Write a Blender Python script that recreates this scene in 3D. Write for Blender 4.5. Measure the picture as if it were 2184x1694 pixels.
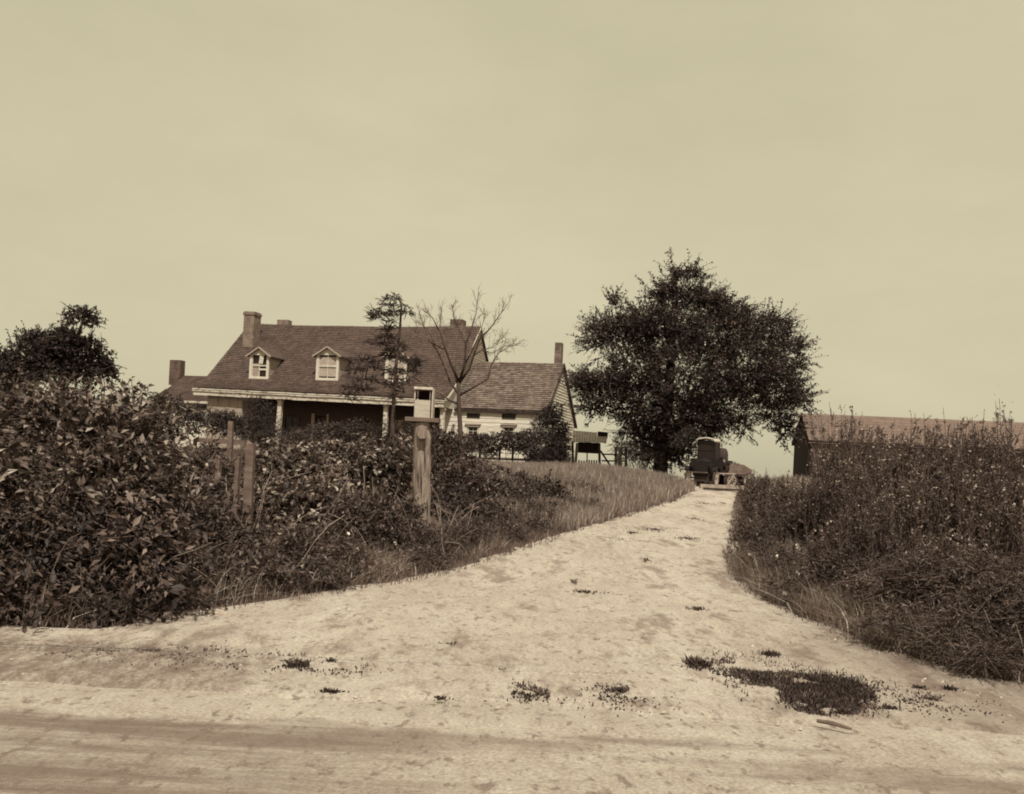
import bpy, math, random
import numpy as np
from mathutils import Vector
random.seed(7); R = np.random.default_rng(11)
for o in list(bpy.data.objects): bpy.data.objects.remove(o)
SC = bpy.context.scene; COL = SC.collection
# ------------------------------------------------------------ camera, sky, sun
F, CX, H0, PHI, CAMZ = 2100.0, 1092.0, 1000.0, 0.05, 1.6
cam = bpy.data.cameras.new('camera'); co = bpy.data.objects.new('camera', cam); COL.objects.link(co)
cam.sensor_width = 36; cam.sensor_fit = 'HORIZONTAL'; cam.lens = F / 2184 * 36
cam.shift_y = (H0 - 847) / 2184; cam.clip_end = 6000; cam.clip_start = .1
co.location = (0, 0, CAMZ); co.rotation_euler = (math.pi / 2, -PHI, 0); SC.camera = co
SUN = Vector((.10, -.66, 1.0)).normalized()
sl = bpy.data.lights.new('sun', 'SUN'); sl.energy = 4.4; sl.angle = math.radians(.5); sl.color = (1, .96, .86)
so = bpy.data.objects.new('sun', sl); COL.objects.link(so); so.rotation_euler = SUN.to_track_quat('Z', 'Y').to_euler()
W = bpy.data.worlds.new('World'); SC.world = W; W.use_nodes = True; nt = W.node_tree
bg = nt.nodes['Background']; sky = nt.nodes.new('ShaderNodeTexSky'); sky.sky_type = 'NISHITA'; sky.sun_disc = False
sky.sun_elevation = math.asin(SUN.z); sky.sun_rotation = math.atan2(SUN.x, SUN.y); sky.dust_density = 3
def wn(t): return nt.nodes.new(t)
bw = wn('ShaderNodeRGBToBW'); pw = wn('ShaderNodeMath'); pw.operation = 'POWER'; pw.inputs[1].default_value = .12
mu = wn('ShaderNodeMath'); mu.operation = 'MULTIPLY'; mu.inputs[1].default_value = 5.4
tc = wn('ShaderNodeTexCoord'); mp = wn('ShaderNodeMapping'); mp.inputs['Scale'].default_value = (1, 1, 2.5)
nz = wn('ShaderNodeTexNoise'); nz.inputs['Scale'].default_value = 1.6; nz.inputs['Detail'].default_value = 7; nz.inputs['Roughness'].default_value = .62
mr = wn('ShaderNodeMapRange'); mr.inputs['From Min'].default_value = .3; mr.inputs['From Max'].default_value = .7; mr.inputs['To Min'].default_value = .90; mr.inputs['To Max'].default_value = 1.07
m2 = wn('ShaderNodeMath'); m2.operation = 'MULTIPLY'; vm = wn('ShaderNodeVectorMath'); vm.operation = 'SCALE'
vm.inputs[0].default_value = (1, .905, .62)
L = nt.links.new
L(sky.outputs[0], bw.inputs[0]); L(bw.outputs[0], pw.inputs[0]); L(pw.outputs[0], mu.inputs[0])
L(tc.outputs['Generated'], mp.inputs[0]); L(mp.outputs[0], nz.inputs[0]); L(nz.outputs[0], mr.inputs[0])
L(mu.outputs[0], m2.inputs[0]); L(mr.outputs[0], m2.inputs[1]); L(m2.outputs[0], vm.inputs['Scale']); L(vm.outputs[0], bg.inputs[0])
bg.inputs[1].default_value = .1
SC.view_settings.view_transform = 'Standard'; SC.view_settings.look = 'None'; SC.view_settings.exposure = 0; SC.view_settings.gamma = 1
SC.render.engine = 'CYCLES'; SC.cycles.filter_width = 1.9; SC.cycles.max_bounces = 5; SC.cycles.diffuse_bounces = 3
SC.cycles.transparent_max_bounces = 4
# ------------------------------------------------------------ pixel rays (photo measured at 2184 x 1694)
cP, sP = math.cos(PHI), math.sin(PHI)
def ray(px, py):
    a, b = (px - CX) / F, (H0 - py) / F
    return a * cP - b * sP, a * sP + b * cP
def at(px, py, d):
    X, Z = ray(px, py); return np.array((X * d, d, CAMZ + Z * d))
# ------------------------------------------------------------ terrain
_zy = [-50, 6, 7, 9, 12, 16, 20, 26, 36, 39, 42, 55, 75, 200, 400, 4000]
_zz = [0, 0, .01, .08, .2, .42, .6, .86, 1.17, 1.28, 1.34, 1.36, .6, -4, -6, -6]
def zd(y): return np.interp(y, _zy, _zz)
def hit(px, py):
    X, Z = ray(px, py)
    for d in np.arange(3, 60, .02):
        if CAMZ + Z * d <= zd(d): return X * d, d
    return X * 45, 45
_l = [(-30, 7.3), (-9, 7.6)] + [hit(*p) for p in ((60, 1384), (250, 1352), (450, 1308), (640, 1284), (870, 1245), (1040, 1205), (1190, 1152), (1330, 1105), (1420, 1075), (1488, 1049))]
_r = [(30, 6.4), (9, 6.9)] + [hit(*p) for p in ((2070, 1452), (1850, 1385), (1700, 1325), (1610, 1275), (1556, 1235), (1556, 1180), (1566, 1110), (1576, 1050))]
_l += [(7.0, 38.5), (5.5, 46), (3, 60), (3, 4000)]; _r += [(9.2, 38.5), (10.5, 46), (13, 60), (13, 4000)]
for E in (_l, _r):
    E.sort(key=lambda p: p[1])
LX, LY = np.array([p[0] for p in _l]), np.array([p[1] for p in _l])
RX, RY = np.array([p[0] for p in _r]), np.array([p[1] for p in _r])
def xL(y): return np.interp(y, LY, LX)
def xR(y): return np.interp(y, RY, RX)
def sm(t): t = np.clip(t, 0, 1); return t * t * (3 - 2 * t)
_h = R.random((256, 256))
def vnoise(x, y):
    xi, yi = np.floor(x).astype(int), np.floor(y).astype(int); fx, fy = x - xi, y - yi
    fx, fy = fx * fx * (3 - 2 * fx), fy * fy * (3 - 2 * fy); g = lambda a, b: _h[a % 256, b % 256]
    return (g(xi, yi) * (1 - fx) + g(xi + 1, yi) * fx) * (1 - fy) + (g(xi, yi + 1) * (1 - fx) + g(xi + 1, yi + 1) * fx) * fy
def fbm(x, y, o=4):
    s, a = 0, .5
    for i in range(o): s = s + a * (vnoise(x * 2 ** i + 17 * i, y * 2 ** i + 31 * i) - .5); a *= .5
    return s
def gz(x, y):
    x, y = np.asarray(x, float), np.asarray(y, float)
    add = np.interp(y, [8, 15, 26, 40, 46, 60], [.18, .35, .4, .3, .24, .2])
    dl, dr = xL(y) - x, x - xR(y)
    b = (sm(dl / 3.0) + sm(dr / 3.0)) * add * sm((y - 7) / 3.5)
    far = sm((70 - y) / 15.)
    return zd(y) + b * far + .10 * fbm(x * .35, y * .35, 3) * (sm(dl / 2) + sm(dr / 2)) * sm((y - 7) / 3) * far
# ------------------------------------------------------------ materials
def S(v, a=1.0):
    xs = [0, .1, .3, .6]; c = [np.interp(v, xs, q) for q in ((1, 1, 1, 1), (.64, .67, .81, .91), (.58, .54, .67, .77))]
    k = v / (.3 * c[0] + .6 * c[1] + .1 * c[2]); return (k * c[0], k * c[1], k * c[2], 1)
class M:
    def __init__(s, name, rough=.85):
        s.m = bpy.data.materials.new(name); s.m.use_nodes = True; s.t = s.m.node_tree; s.b = s.t.nodes['Principled BSDF']
        s.b.inputs['Roughness'].default_value = rough; s.b.inputs['Specular IOR Level'].default_value = .25
    def n(s, t, **k):
        n = s.t.nodes.new(t)
        for a, b in k.items(): setattr(n, a, b)
        return n
    def l(s, a, b): s.t.links.new(a, b)
    def coord(s, scale=(1, 1, 1)):
        c = s.n('ShaderNodeNewGeometry'); m = s.n('ShaderNodeMapping'); m.inputs['Scale'].default_value = scale
        s.l(c.outputs['Position'], m.inputs[0]); return m.outputs[0]
    def noise(s, vec, sc, det=4, rough=.6):
        n = s.n('ShaderNodeTexNoise'); n.inputs['Scale'].default_value = sc; n.inputs['Detail'].default_value = det
        n.inputs['Roughness'].default_value = rough; s.l(vec, n.inputs['Vector']); return n.outputs[0]
    def ramp(s, fac, stops):
        r = s.n('ShaderNodeValToRGB'); e = r.color_ramp.elements
        while len(e) < len(stops): e.new(.5)
        for q, (p, c) in zip(e, stops): q.position = p; q.color = c
        s.l(fac, r.inputs[0]); return r.outputs[0]
    def mix(s, f, a, b, mode='MIX'):
        x = s.n('ShaderNodeMix', data_type='RGBA', blend_type=mode)
        if isinstance(f, (int, float)): x.inputs[0].default_value = f
        else: s.l(f, x.inputs[0])
        for v, i in ((a, 6), (b, 7)):
            if isinstance(v, tuple): x.inputs[i].default_value = v
            else: s.l(v, x.inputs[i])
        return x.outputs[2]
    def col(s, c):
        if isinstance(c, tuple): s.b.inputs['Base Color'].default_value = c
        else: s.l(c, s.b.inputs['Base Color'])
    def bump(s, h, st=.5, d=.02):
        b = s.n('ShaderNodeBump'); b.inputs['Strength'].default_value = st; b.inputs['Distance'].default_value = d
        s.l(h, b.inputs['Height']); s.l(b.outputs[0], s.b.inputs['Normal'])
def mat_leaf(name, lo, hi, rough=.5, tr=.15, spec=.35):
    m = M(name, rough); g = m.n('ShaderNodeNewGeometry'); m.b.inputs['Specular IOR Level'].default_value = spec
    c = m.ramp(g.outputs['Random Per Island'], [(0, S(lo)), (.55, S(lo * .75 + hi * .25)), (.85, S(hi * .6)), (1, S(hi * 1.15))])
    big = m.noise(m.coord(), 1.1, 3)
    c = m.mix(m.ramp(big, [(.38, (0, 0, 0, 1)), (.62, (1, 1, 1, 1))]), m.mix(.45, c, S(lo * .8)), c); m.col(c)
    if tr:
        t = m.n('ShaderNodeBsdfTranslucent'); m.l(c, t.inputs[0]); x = m.n('ShaderNodeMixShader'); x.inputs[0].default_value = tr
        o = m.t.nodes['Material Output']; m.l(m.b.outputs[0], x.inputs[1]); m.l(t.outputs[0], x.inputs[2]); m.l(x.outputs[0], o.inputs[0])
    return m.m
def mat_wood(name, lo, hi, sc=(1, 1, .12), f=14, rough=.85):
    m = M(name, rough); v = m.coord(sc); n = m.noise(v, f, 6, .7); n2 = m.noise(m.coord(), 2.3, 3)
    c = m.mix(n2, m.ramp(n, [(.3, S(lo)), (.65, S(hi))]), m.ramp(n, [(.35, S(lo * .8)), (.8, S(hi))])); m.col(c); m.bump(n, .5, .02); return m.m
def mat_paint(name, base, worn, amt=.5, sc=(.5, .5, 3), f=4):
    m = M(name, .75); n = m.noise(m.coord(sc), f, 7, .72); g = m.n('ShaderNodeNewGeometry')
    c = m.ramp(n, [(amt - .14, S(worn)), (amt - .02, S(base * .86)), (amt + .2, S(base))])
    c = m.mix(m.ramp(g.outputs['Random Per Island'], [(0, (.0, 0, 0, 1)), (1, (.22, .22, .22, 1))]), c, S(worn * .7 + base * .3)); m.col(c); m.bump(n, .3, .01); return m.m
def mat_shingle(name, lo, hi):
    m = M(name, .9); g = m.n('ShaderNodeNewGeometry'); n = m.noise(m.coord((1, 1, 1)), 1.3, 5, .65); n2 = m.noise(m.coord((3, 3, 3)), 9, 4)
    a = m.ramp(g.outputs['Random Per Island'], [(0, S(lo)), (.5, S((lo + hi) / 2)), (1, S(hi))])
    c = m.mix(m.ramp(n, [(.35, (0, 0, 0, 1)), (.7, (1, 1, 1, 1))]), m.mix(.55, a, S(lo * .75)), m.mix(.3, a, S(hi * 1.15))); c = m.mix(.25, c, m.ramp(n2, [(.3, S(lo)), (.7, S(hi))]))
    m.col(c); m.bump(n2, .5, .02); return m.m
def mat_brick(name, a, b, mort):
    m = M(name, .9); g = m.n('ShaderNodeNewGeometry'); sx = m.n('ShaderNodeSeparateXYZ'); m.l(g.outputs['Position'], sx.inputs[0])
    ad = m.n('ShaderNodeMath', operation='ADD'); m.l(sx.outputs[0], ad.inputs[0]); m.l(sx.outputs[1], ad.inputs[1])
    cb = m.n('ShaderNodeCombineXYZ'); m.l(ad.outputs[0], cb.inputs[0]); m.l(sx.outputs[2], cb.inputs[1])
    t = m.n('ShaderNodeTexBrick'); m.l(cb.outputs[0], t.inputs['Vector']); t.inputs['Scale'].default_value = 1
    t.inputs['Brick Width'].default_value = .22; t.inputs['Row Height'].default_value = .085; t.inputs['Mortar Size'].default_value = .012
    t.inputs['Color1'].default_value = S(a); t.inputs['Color2'].default_value = S(b); t.inputs['Mortar'].default_value = S(mort)
    n = m.noise(m.coord(), 3, 5); c = m.mix(m.ramp(n, [(.4, (0, 0, 0, 1)), (.65, (.8, .8, .8, 1))]), t.outputs[0], S(a * .7)); m.col(c); m.bump(t.outputs['Fac'], -.4, .01); return m.m
def mat_plain(name, v, rough=.6, metal=0):
    m = M(name, rough); n = m.noise(m.coord(), 8, 4); m.col(m.ramp(n, [(.3, S(v * .75)), (.7, S(v * 1.15))])); m.b.inputs['Metallic'].default_value = metal; return m.m
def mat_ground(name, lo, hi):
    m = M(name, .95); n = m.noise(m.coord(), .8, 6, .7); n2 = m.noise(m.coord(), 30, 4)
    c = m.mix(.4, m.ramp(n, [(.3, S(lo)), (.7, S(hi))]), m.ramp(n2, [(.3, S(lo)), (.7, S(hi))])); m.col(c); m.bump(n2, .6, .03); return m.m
def mat_dirt(name, k=1.0, streak=False):
    m = M(name, .95); P = m.coord()
    big = m.noise(m.coord((1, .4, 1)), 1.0, 5, .6); mid = m.noise(m.coord((1, .45, 1)), 5, 6, .7); fine = m.noise(P, 38, 5, .75); sp = m.noise(m.coord((1, .5, 1)), 13, 4, .65)
    c = m.mix(m.ramp(big, [(.35, (0, 0, 0, 1)), (.65, (1, 1, 1, 1))]), m.ramp(mid, [(.3, S(.25 * k)), (.6, S(.38 * k))]), m.ramp(mid, [(.35, S(.40 * k)), (.65, S(.56 * k))]))
    c = m.mix(.40, c, m.ramp(fine, [(.33, S(.10 * k)), (.5, S(.36 * k)), (.62, S(.62 * k))]))
    c = m.mix(m.ramp(sp, [(.56, (0, 0, 0, 1)), (.66, (.75, .75, .75, 1))]), c, S(.14 * k))
    if streak:
        st = m.noise(m.coord((.22, .9, 1)), 1.2, 8, .7); g0 = m.n('ShaderNodeNewGeometry'); s0_ = m.n('ShaderNodeSeparateXYZ'); m.l(g0.outputs['Position'], s0_.inputs[0]); wob = m.noise(m.coord((1, 1, 1)), 1.1, 7, .7)
        ad = m.n('ShaderNodeMath', operation='ADD'); m.l(s0_.outputs[1], ad.inputs[0]); m.l(wob, ad.inputs[1]); e0 = m.n('ShaderNodeMapRange', interpolation_type='SMOOTHSTEP'); m.l(ad.outputs[0], e0.inputs[0]); [e0.inputs[i].__setattr__('default_value', v) for i, v in ((1, 6.95), (2, 6.25), (3, 0), (4, 1))]
        p0_ = m.n('ShaderNodeMath', operation='MULTIPLY'); m.l(e0.outputs[0], p0_.inputs[0]); m.l(st, p0_.inputs[1]); c = m.mix(m.ramp(p0_.outputs[0], [(.46, (0, 0, 0, 1)), (.62, (.72, .72, .72, 1))]), c, S(.14 * k))
        s2 = m.noise(m.coord((.12, 1.1, 1)), 2.6, 8, .75); g = m.n('ShaderNodeNewGeometry'); sx = m.n('ShaderNodeSeparateXYZ'); m.l(g.outputs['Position'], sx.inputs[0]); e1 = m.n('ShaderNodeMapRange', interpolation_type='SMOOTHSTEP'); m.l(sx.outputs[0], e1.inputs[0]); [e1.inputs[i].__setattr__('default_value', v) for i, v in ((1, 1.5), (2, -1.5), (3, .25), (4, 1))]; e2 = m.n('ShaderNodeMapRange', interpolation_type='SMOOTHSTEP'); m.l(ad.outputs[0], e2.inputs[0]); [e2.inputs[i].__setattr__('default_value', v) for i, v in ((1, 6.9), (2, 6.2), (3, 0), (4, 1))]
        p1 = m.n('ShaderNodeMath', operation='MULTIPLY'); m.l(e1.outputs[0], p1.inputs[0]); m.l(e2.outputs[0], p1.inputs[1]); p2 = m.n('ShaderNodeMath', operation='MULTIPLY'); m.l(p1.outputs[0], p2.inputs[0]); m.l(s2, p2.inputs[1]); c = m.mix(m.ramp(p2.outputs[0], [(.34, (0, 0, 0, 1)), (.58, (.8, .8, .8, 1))]), c, S(.13 * k))
    else:
        st = m.noise(m.coord((1, .38, 1)), 2.1, 8, .72); c = m.mix(m.ramp(st, [(.53, (0, 0, 0, 1)), (.63, (.72, .72, .72, 1))]), c, S(.15 * k))
        g = m.n('ShaderNodeNewGeometry'); sx = m.n('ShaderNodeSeparateXYZ'); m.l(g.outputs['Position'], sx.inputs[0])
        # damp, weedier verge between the thicket and the public road
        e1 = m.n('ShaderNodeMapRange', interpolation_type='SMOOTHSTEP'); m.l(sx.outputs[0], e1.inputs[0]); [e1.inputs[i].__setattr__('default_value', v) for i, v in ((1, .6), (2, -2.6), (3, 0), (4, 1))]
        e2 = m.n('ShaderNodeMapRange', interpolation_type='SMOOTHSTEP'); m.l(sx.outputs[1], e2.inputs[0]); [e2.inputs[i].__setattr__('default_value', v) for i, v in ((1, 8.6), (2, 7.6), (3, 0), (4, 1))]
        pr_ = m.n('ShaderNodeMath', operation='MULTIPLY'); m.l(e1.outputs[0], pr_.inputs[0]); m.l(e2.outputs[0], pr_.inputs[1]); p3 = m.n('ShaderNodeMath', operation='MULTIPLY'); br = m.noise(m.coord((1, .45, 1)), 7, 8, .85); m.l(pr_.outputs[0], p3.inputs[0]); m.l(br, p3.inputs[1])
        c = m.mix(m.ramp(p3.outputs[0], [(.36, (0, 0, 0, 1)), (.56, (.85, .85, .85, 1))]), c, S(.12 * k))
        e4 = m.n('ShaderNodeMapRange', interpolation_type='SMOOTHSTEP'); m.l(sx.outputs[0], e4.inputs[0]); [e4.inputs[i].__setattr__('default_value', v) for i, v in ((1, 1.6), (2, 3.6), (3, 0), (4, 1))]
        p4 = m.n('ShaderNodeMath', operation='MULTIPLY'); m.l(e4.outputs[0], p4.inputs[0]); m.l(st, p4.inputs[1]); e5 = m.n('ShaderNodeMapRange', interpolation_type='SMOOTHSTEP'); m.l(sx.outputs[1], e5.inputs[0]); [e5.inputs[i].__setattr__('default_value', v) for i, v in ((1, 11.5), (2, 9), (3, 0), (4, 1))]
        p5 = m.n('ShaderNodeMath', operation='MULTIPLY'); m.l(p4.outputs[0], p5.inputs[0]); m.l(e5.outputs[0], p5.inputs[1]); c = m.mix(m.ramp(p5.outputs[0], [(.2, (0, 0, 0, 1)), (.6, (.8, .8, .8, 1))]), c, S(.14 * k))
    m.col(c); h = m.n('ShaderNodeMath', operation='ADD'); m.l(mid, h.inputs[0]); m.l(fine, h.inputs[1]); m.bump(h.outputs[0], .8, .03); return m.m
MT = dict(
    shrub=mat_leaf('shrub_leaves', .012, .17, .6, .12, .3), elder=mat_leaf('pale_shrub_leaves', .014, .36, .58, .15, .3), weed=mat_leaf('weed_leaves', .018, .22, .6),
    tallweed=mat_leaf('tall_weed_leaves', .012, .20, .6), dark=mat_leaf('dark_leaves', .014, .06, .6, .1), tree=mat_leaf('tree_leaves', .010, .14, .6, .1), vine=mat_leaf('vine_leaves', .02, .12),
    rose=mat_leaf('thicket_leaves', .018, .40, .58, .15, .3), grass=mat_leaf('grass_blades', .05, .27, .6, .2), dry=mat_leaf('dry_grass_blades', .10, .60, .7, .25),
    stem=mat_plain('green_stems', .07), bark=mat_wood('bark', .03, .09, (1, 1, .2), 18), barkl=mat_wood('pale_bark', .06, .15, (1, 1, .2), 18),
    flower=mat_plain('white_petals', .75), fleck=mat_plain('pale_seed_heads', .30), twig=mat_plain('bare_twigs', .2),
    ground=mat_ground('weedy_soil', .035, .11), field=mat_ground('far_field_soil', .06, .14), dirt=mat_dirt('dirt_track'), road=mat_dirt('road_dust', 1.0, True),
    white=mat_paint('old_whitewash', .62, .26, .40), trim=mat_paint('flaking_trim_paint', .62, .10, .50, (1.4, 1.4, 3), 2.4), clap=mat_paint('grey_clapboard', .36, .18, .45),
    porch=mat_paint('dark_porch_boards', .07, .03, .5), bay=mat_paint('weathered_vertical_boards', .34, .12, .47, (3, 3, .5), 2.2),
    roof=mat_shingle('old_shingles', .035, .105), roofw=mat_shingle('wing_shingles', .045, .235), brick=mat_brick('chimney_brick', .13, .20, .26), brickd=mat_brick('dark_chimney_brick', .07, .11, .13),
    brickr=mat_brick('sooty_brick', .10, .18, .24),
    post=mat_wood('weathered_post', .10, .34, (1, 1, .12), 22), plank=mat_wood('grey_planks', .09, .18, (.3, 1, 1), 10), pale=mat_wood('pale_planks', .22, .42, (.4, 1, .4), 10),
    darkw=mat_wood('dark_boards', .02, .05), boxm=mat_wood('mailbox_boards', .36, .52, (.6, .6, 3), 7), glass=mat_plain('dark_glass', .02, .12), sash=mat_plain('white_sash', .55),
    curtain=mat_plain('pale_curtain', .35), black=mat_plain('black_enamel', .012, .8), tyre=mat_plain('rubber', .05, .8), spoke=mat_plain('pale_spokes', .32), canvas=mat_plain('pale_canvas', .55),
    sack=mat_plain('dark_sacks', .045, .9), metal=mat_plain('dull_metal', .2, .4, .6), barn=mat_paint('barn_boards', .17, .07, .47, (.4, .4, 3), 4), barnroof=mat_shingle('barn_roof_shingles', .12, .155),
    stone=mat_plain('stones', .38, .9), water=mat_plain('dim', .1))
# ------------------------------------------------------------ object helpers
ORG = {}
def tag(o, label=None, cat=None, group=None, kind=None):
    for k, v in (('label', label), ('category', cat), ('group', group), ('kind', kind)):
        if v: o[k] = v
    return o
def thing(name, loc, label, cat, group=None):
    o = bpy.data.objects.new(name, None); COL.objects.link(o); o.location = loc; o.empty_display_size = .3
    ORG[o.name] = np.array(loc, float); return tag(o, label, cat, group)
def mesh(name, V, Fs, m, parent=None, smooth=False, org=None):
    """V (n,3) world coordinates; Fs list of (k, face array) or list of tuples"""
    V = np.asarray(V, float); og = ORG[parent.name] if parent else (np.array(org, float) if org is not None else np.zeros(3))
    me = bpy.data.meshes.new(name)
    if isinstance(Fs, list): me.from_pydata([tuple(v) for v in (V - og)], [], Fs)
    else:
        n, k = Fs.shape; me.vertices.add(len(V)); me.vertices.foreach_set('co', (V - og).astype(np.float32).ravel())
        me.loops.add(n * k); me.loops.foreach_set('vertex_index', Fs.astype(np.int32).ravel()); me.polygons.add(n)
        me.polygons.foreach_set('loop_start', np.arange(0, n * k, k, dtype=np.int32)); me.polygons.foreach_set('loop_total', np.full(n, k, np.int32))
        me.update(calc_edges=True)
    me.materials.append(m)
    if smooth: me.polygons.foreach_set('use_smooth', [True] * len(me.polygons))
    me.update()
    o = bpy.data.objects.new(name, me); COL.objects.link(o)
    if parent: o.parent = parent; ORG[o.name] = og
    else: o.location = og; ORG[o.name] = og
    return o
class MB:
    def __init__(s, fr=None): s.v = []; s.f = []; s.fr = fr or (lambda a, b, c: (a, b, c))
    def add(s, vs, fs):
        b = len(s.v); s.v += [tuple(s.fr(*v)) for v in vs]; s.f += [tuple(b + i for i in f) for f in fs]
    def box(s, x0, x1, y0, y1, z0, z1):
        s.add([(x, y, z) for x in (x0, x1) for y in (y0, y1) for z in (z0, z1)], [(0, 1, 3, 2), (4, 6, 7, 5), (0, 4, 5, 1), (2, 3, 7, 6), (0, 2, 6, 4), (1, 5, 7, 3)])
    def bar(s, a, b, w, h=None, up=(0, 0, 1)):
        h = h or w; a, b = Vector(a), Vector(b); d = (b - a).normalized(); u = Vector(up)
        if abs(d.dot(u)) > .95: u = Vector((0, 1, 0))
        x = d.cross(u).normalized(); y = x.cross(d)
        s.add([tuple(p + x * i * w / 2 + y * j * h / 2) for p in (a, b) for i, j in ((-1, -1), (1, -1), (1, 1), (-1, 1))], [(3, 2, 1, 0), (4, 5, 6, 7), (0, 1, 5, 4), (1, 2, 6, 5), (2, 3, 7, 6), (3, 0, 4, 7)])
    def tube(s, pts, rs, n=8, cap=True, rough=0):
        pts = [Vector(p) for p in pts]; rings = []
        for i, p in enumerate(pts):
            d = (pts[min(i + 1, len(pts) - 1)] - pts[max(i - 1, 0)]).normalized(); u = Vector((0, 1, 0)) if abs(d.y) < .9 else Vector((1, 0, 0))
            x = d.cross(u).normalized(); y = d.cross(x)
            rings += [tuple(p + (x * math.cos(2 * math.pi * k / n) + y * math.sin(2 * math.pi * k / n)) * rs[i] * (1 + rough * random.uniform(-1, 1))) for k in range(n)]
        fs = [(i * n + k, i * n + (k + 1) % n, (i + 1) * n + (k + 1) % n, (i + 1) * n + k) for i in range(len(pts) - 1) for k in range(n)]
        if cap: fs += [tuple(range(n))[::-1], tuple((len(pts) - 1) * n + k for k in range(n))]
        s.add(rings, fs)
    def ring(s, c, ax, r, w, t, n=20):   # a wheel rim or tyre
        c, ax = Vector(c), Vector(ax).normalized(); u = ax.orthogonal().normalized(); v = ax.cross(u); vs = []
        for k in range(n):
            e = u * math.cos(2 * math.pi * k / n) + v * math.sin(2 * math.pi * k / n)
            vs += [tuple(c + e * q + ax * z) for q, z in ((r, -w / 2), (r, w / 2), (r - t, w / 2), (r - t, -w / 2))]
        s.add(vs, [(4 * k + j, 4 * ((k + 1) % n) + j, 4 * ((k + 1) % n) + (j + 1) % 4, 4 * k + (j + 1) % 4) for k in range(n) for j in range(4)])
    def build(s, name, m, parent=None, smooth=False, org=None): return mesh(name, s.v, s.f, m, parent, smooth, org)
# ------------------------------------------------------------ foliage generators
def unit(a): return a / np.maximum(np.linalg.norm(a, axis=-1, keepdims=True), 1e-9)
LT = np.array([(0, 0, 0), (-.5, .42, .10), (0, 1, -.14), (.5, .42, .10), (0, .5, 0)]); LF = np.array([(0, 3, 4), (3, 2, 4), (0, 4, 1), (4, 2, 1)])
def leafmesh(P, D, N, Ln, Wd):
    D = unit(D); X = unit(np.cross(D, N)); N2 = np.cross(X, D)
    V = P[:, None] + X[:, None] * (LT[:, 0] * 1.0)[None, :, None] * Wd[:, None, None] + D[:, None] * LT[:, 1][None, :, None] * Ln[:, None, None] + N2[:, None] * LT[:, 2][None, :, None] * Ln[:, None, None]
    Fc = LF[None] + (np.arange(len(P)) * 5)[:, None, None]; return V.reshape(-1, 3), Fc.reshape(-1, 3)
def prisms(A, B, ra, rb):
    D = unit(B - A); U = np.where(np.abs(D[:, 2:3]) > .9, np.array([[1., 0, 0]]), np.array([[0, 0, 1.]])); X = unit(np.cross(D, U)); Y = np.cross(D, X); n = len(A)
    V = np.zeros((n, 6, 3)); an = [0, 2.094, 4.189]
    for k, t in enumerate(an):
        o = X * math.cos(t) + Y * math.sin(t); V[:, k] = A + o * ra; V[:, k + 3] = B + o * rb
    Fc = np.array([(0, 1, 4, 3), (1, 2, 5, 4), (2, 0, 3, 5)])[None] + (np.arange(n) * 6)[:, None, None]
    return V.reshape(-1, 3), Fc.reshape(-1, 4)
def sprigs(B, D, L, k, ll, lw, droop=.3, spread=.9, up=.6):
    """twigs from B along D (n) each with k leaves -> leaf arrays and twig arrays"""
    n = len(B); D = unit(D); t = (np.arange(k) + .6) / k; t = t[None] * np.ones((n, 1)) + R.normal(0, .04, (n, k))
    dr = np.zeros((n, k, 3)); dr[..., 2] = -droop * (t ** 2) * L[:, None]
    P = B[:, None] + D[:, None] * (t * L[:, None])[..., None] + dr
    side = unit(np.cross(D, R.normal(0, 1, (n, 3))))[:, None] * np.where(np.arange(k) % 2, 1, -1)[None, :, None]
    LD = D[:, None] * .6 + side * spread + R.normal(0, .35, (n, k, 3)); LD[..., 2] -= droop * .7
    N = R.normal(0, .5, (n, k, 3)); N[..., 2] += up; 
    s = (1 - .35 * t) * R.uniform(.4, 1.35, (n, k))
    E = B + D * L[:, None]; E[:, 2] -= droop * L
    return (P.reshape(-1, 3), LD.reshape(-1, 3), N.reshape(-1, 3), (ll * s).ravel(), (lw * s).ravel()), (B, E)
def lobe(px, py, rx, ry, d, dep=None):
    c = at(px, py, d); k = d / F; return np.array([c[0], c[1], c[2], rx * k, dep if dep else .5 * (rx + ry) * k, ry * k])
def lobe_points(lobes, n, r0=.35, r1=1.0, upb=.35, jit=.5, keepback=.6):
    A = np.array([l[3] * l[5] + l[3] * l[4] for l in lobes]); L = np.array(lobes)[R.choice(len(lobes), n, p=A / A.sum())]
    d = unit(R.normal(0, 1, (n, 3))); keep = (d[:, 1] < .3) | (R.random(n) < keepback); L, d = L[keep], d[keep]
    rr = r0 + (r1 - r0) * R.random(len(d)) ** .6; P = L[:, :3] + d * L[:, 3:] * rr[:, None]
    D = d * L[:, 3:] / L[:, 3:].mean(1, keepdims=True) + R.normal(0, jit, d.shape); D[:, 2] += upb
    return P, unit(D)
def clip_ground(P, D, m=.02):
    ok = P[:, 2] > gz(P[:, 0], P[:, 1]) + m; return P[ok], D[ok]
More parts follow.
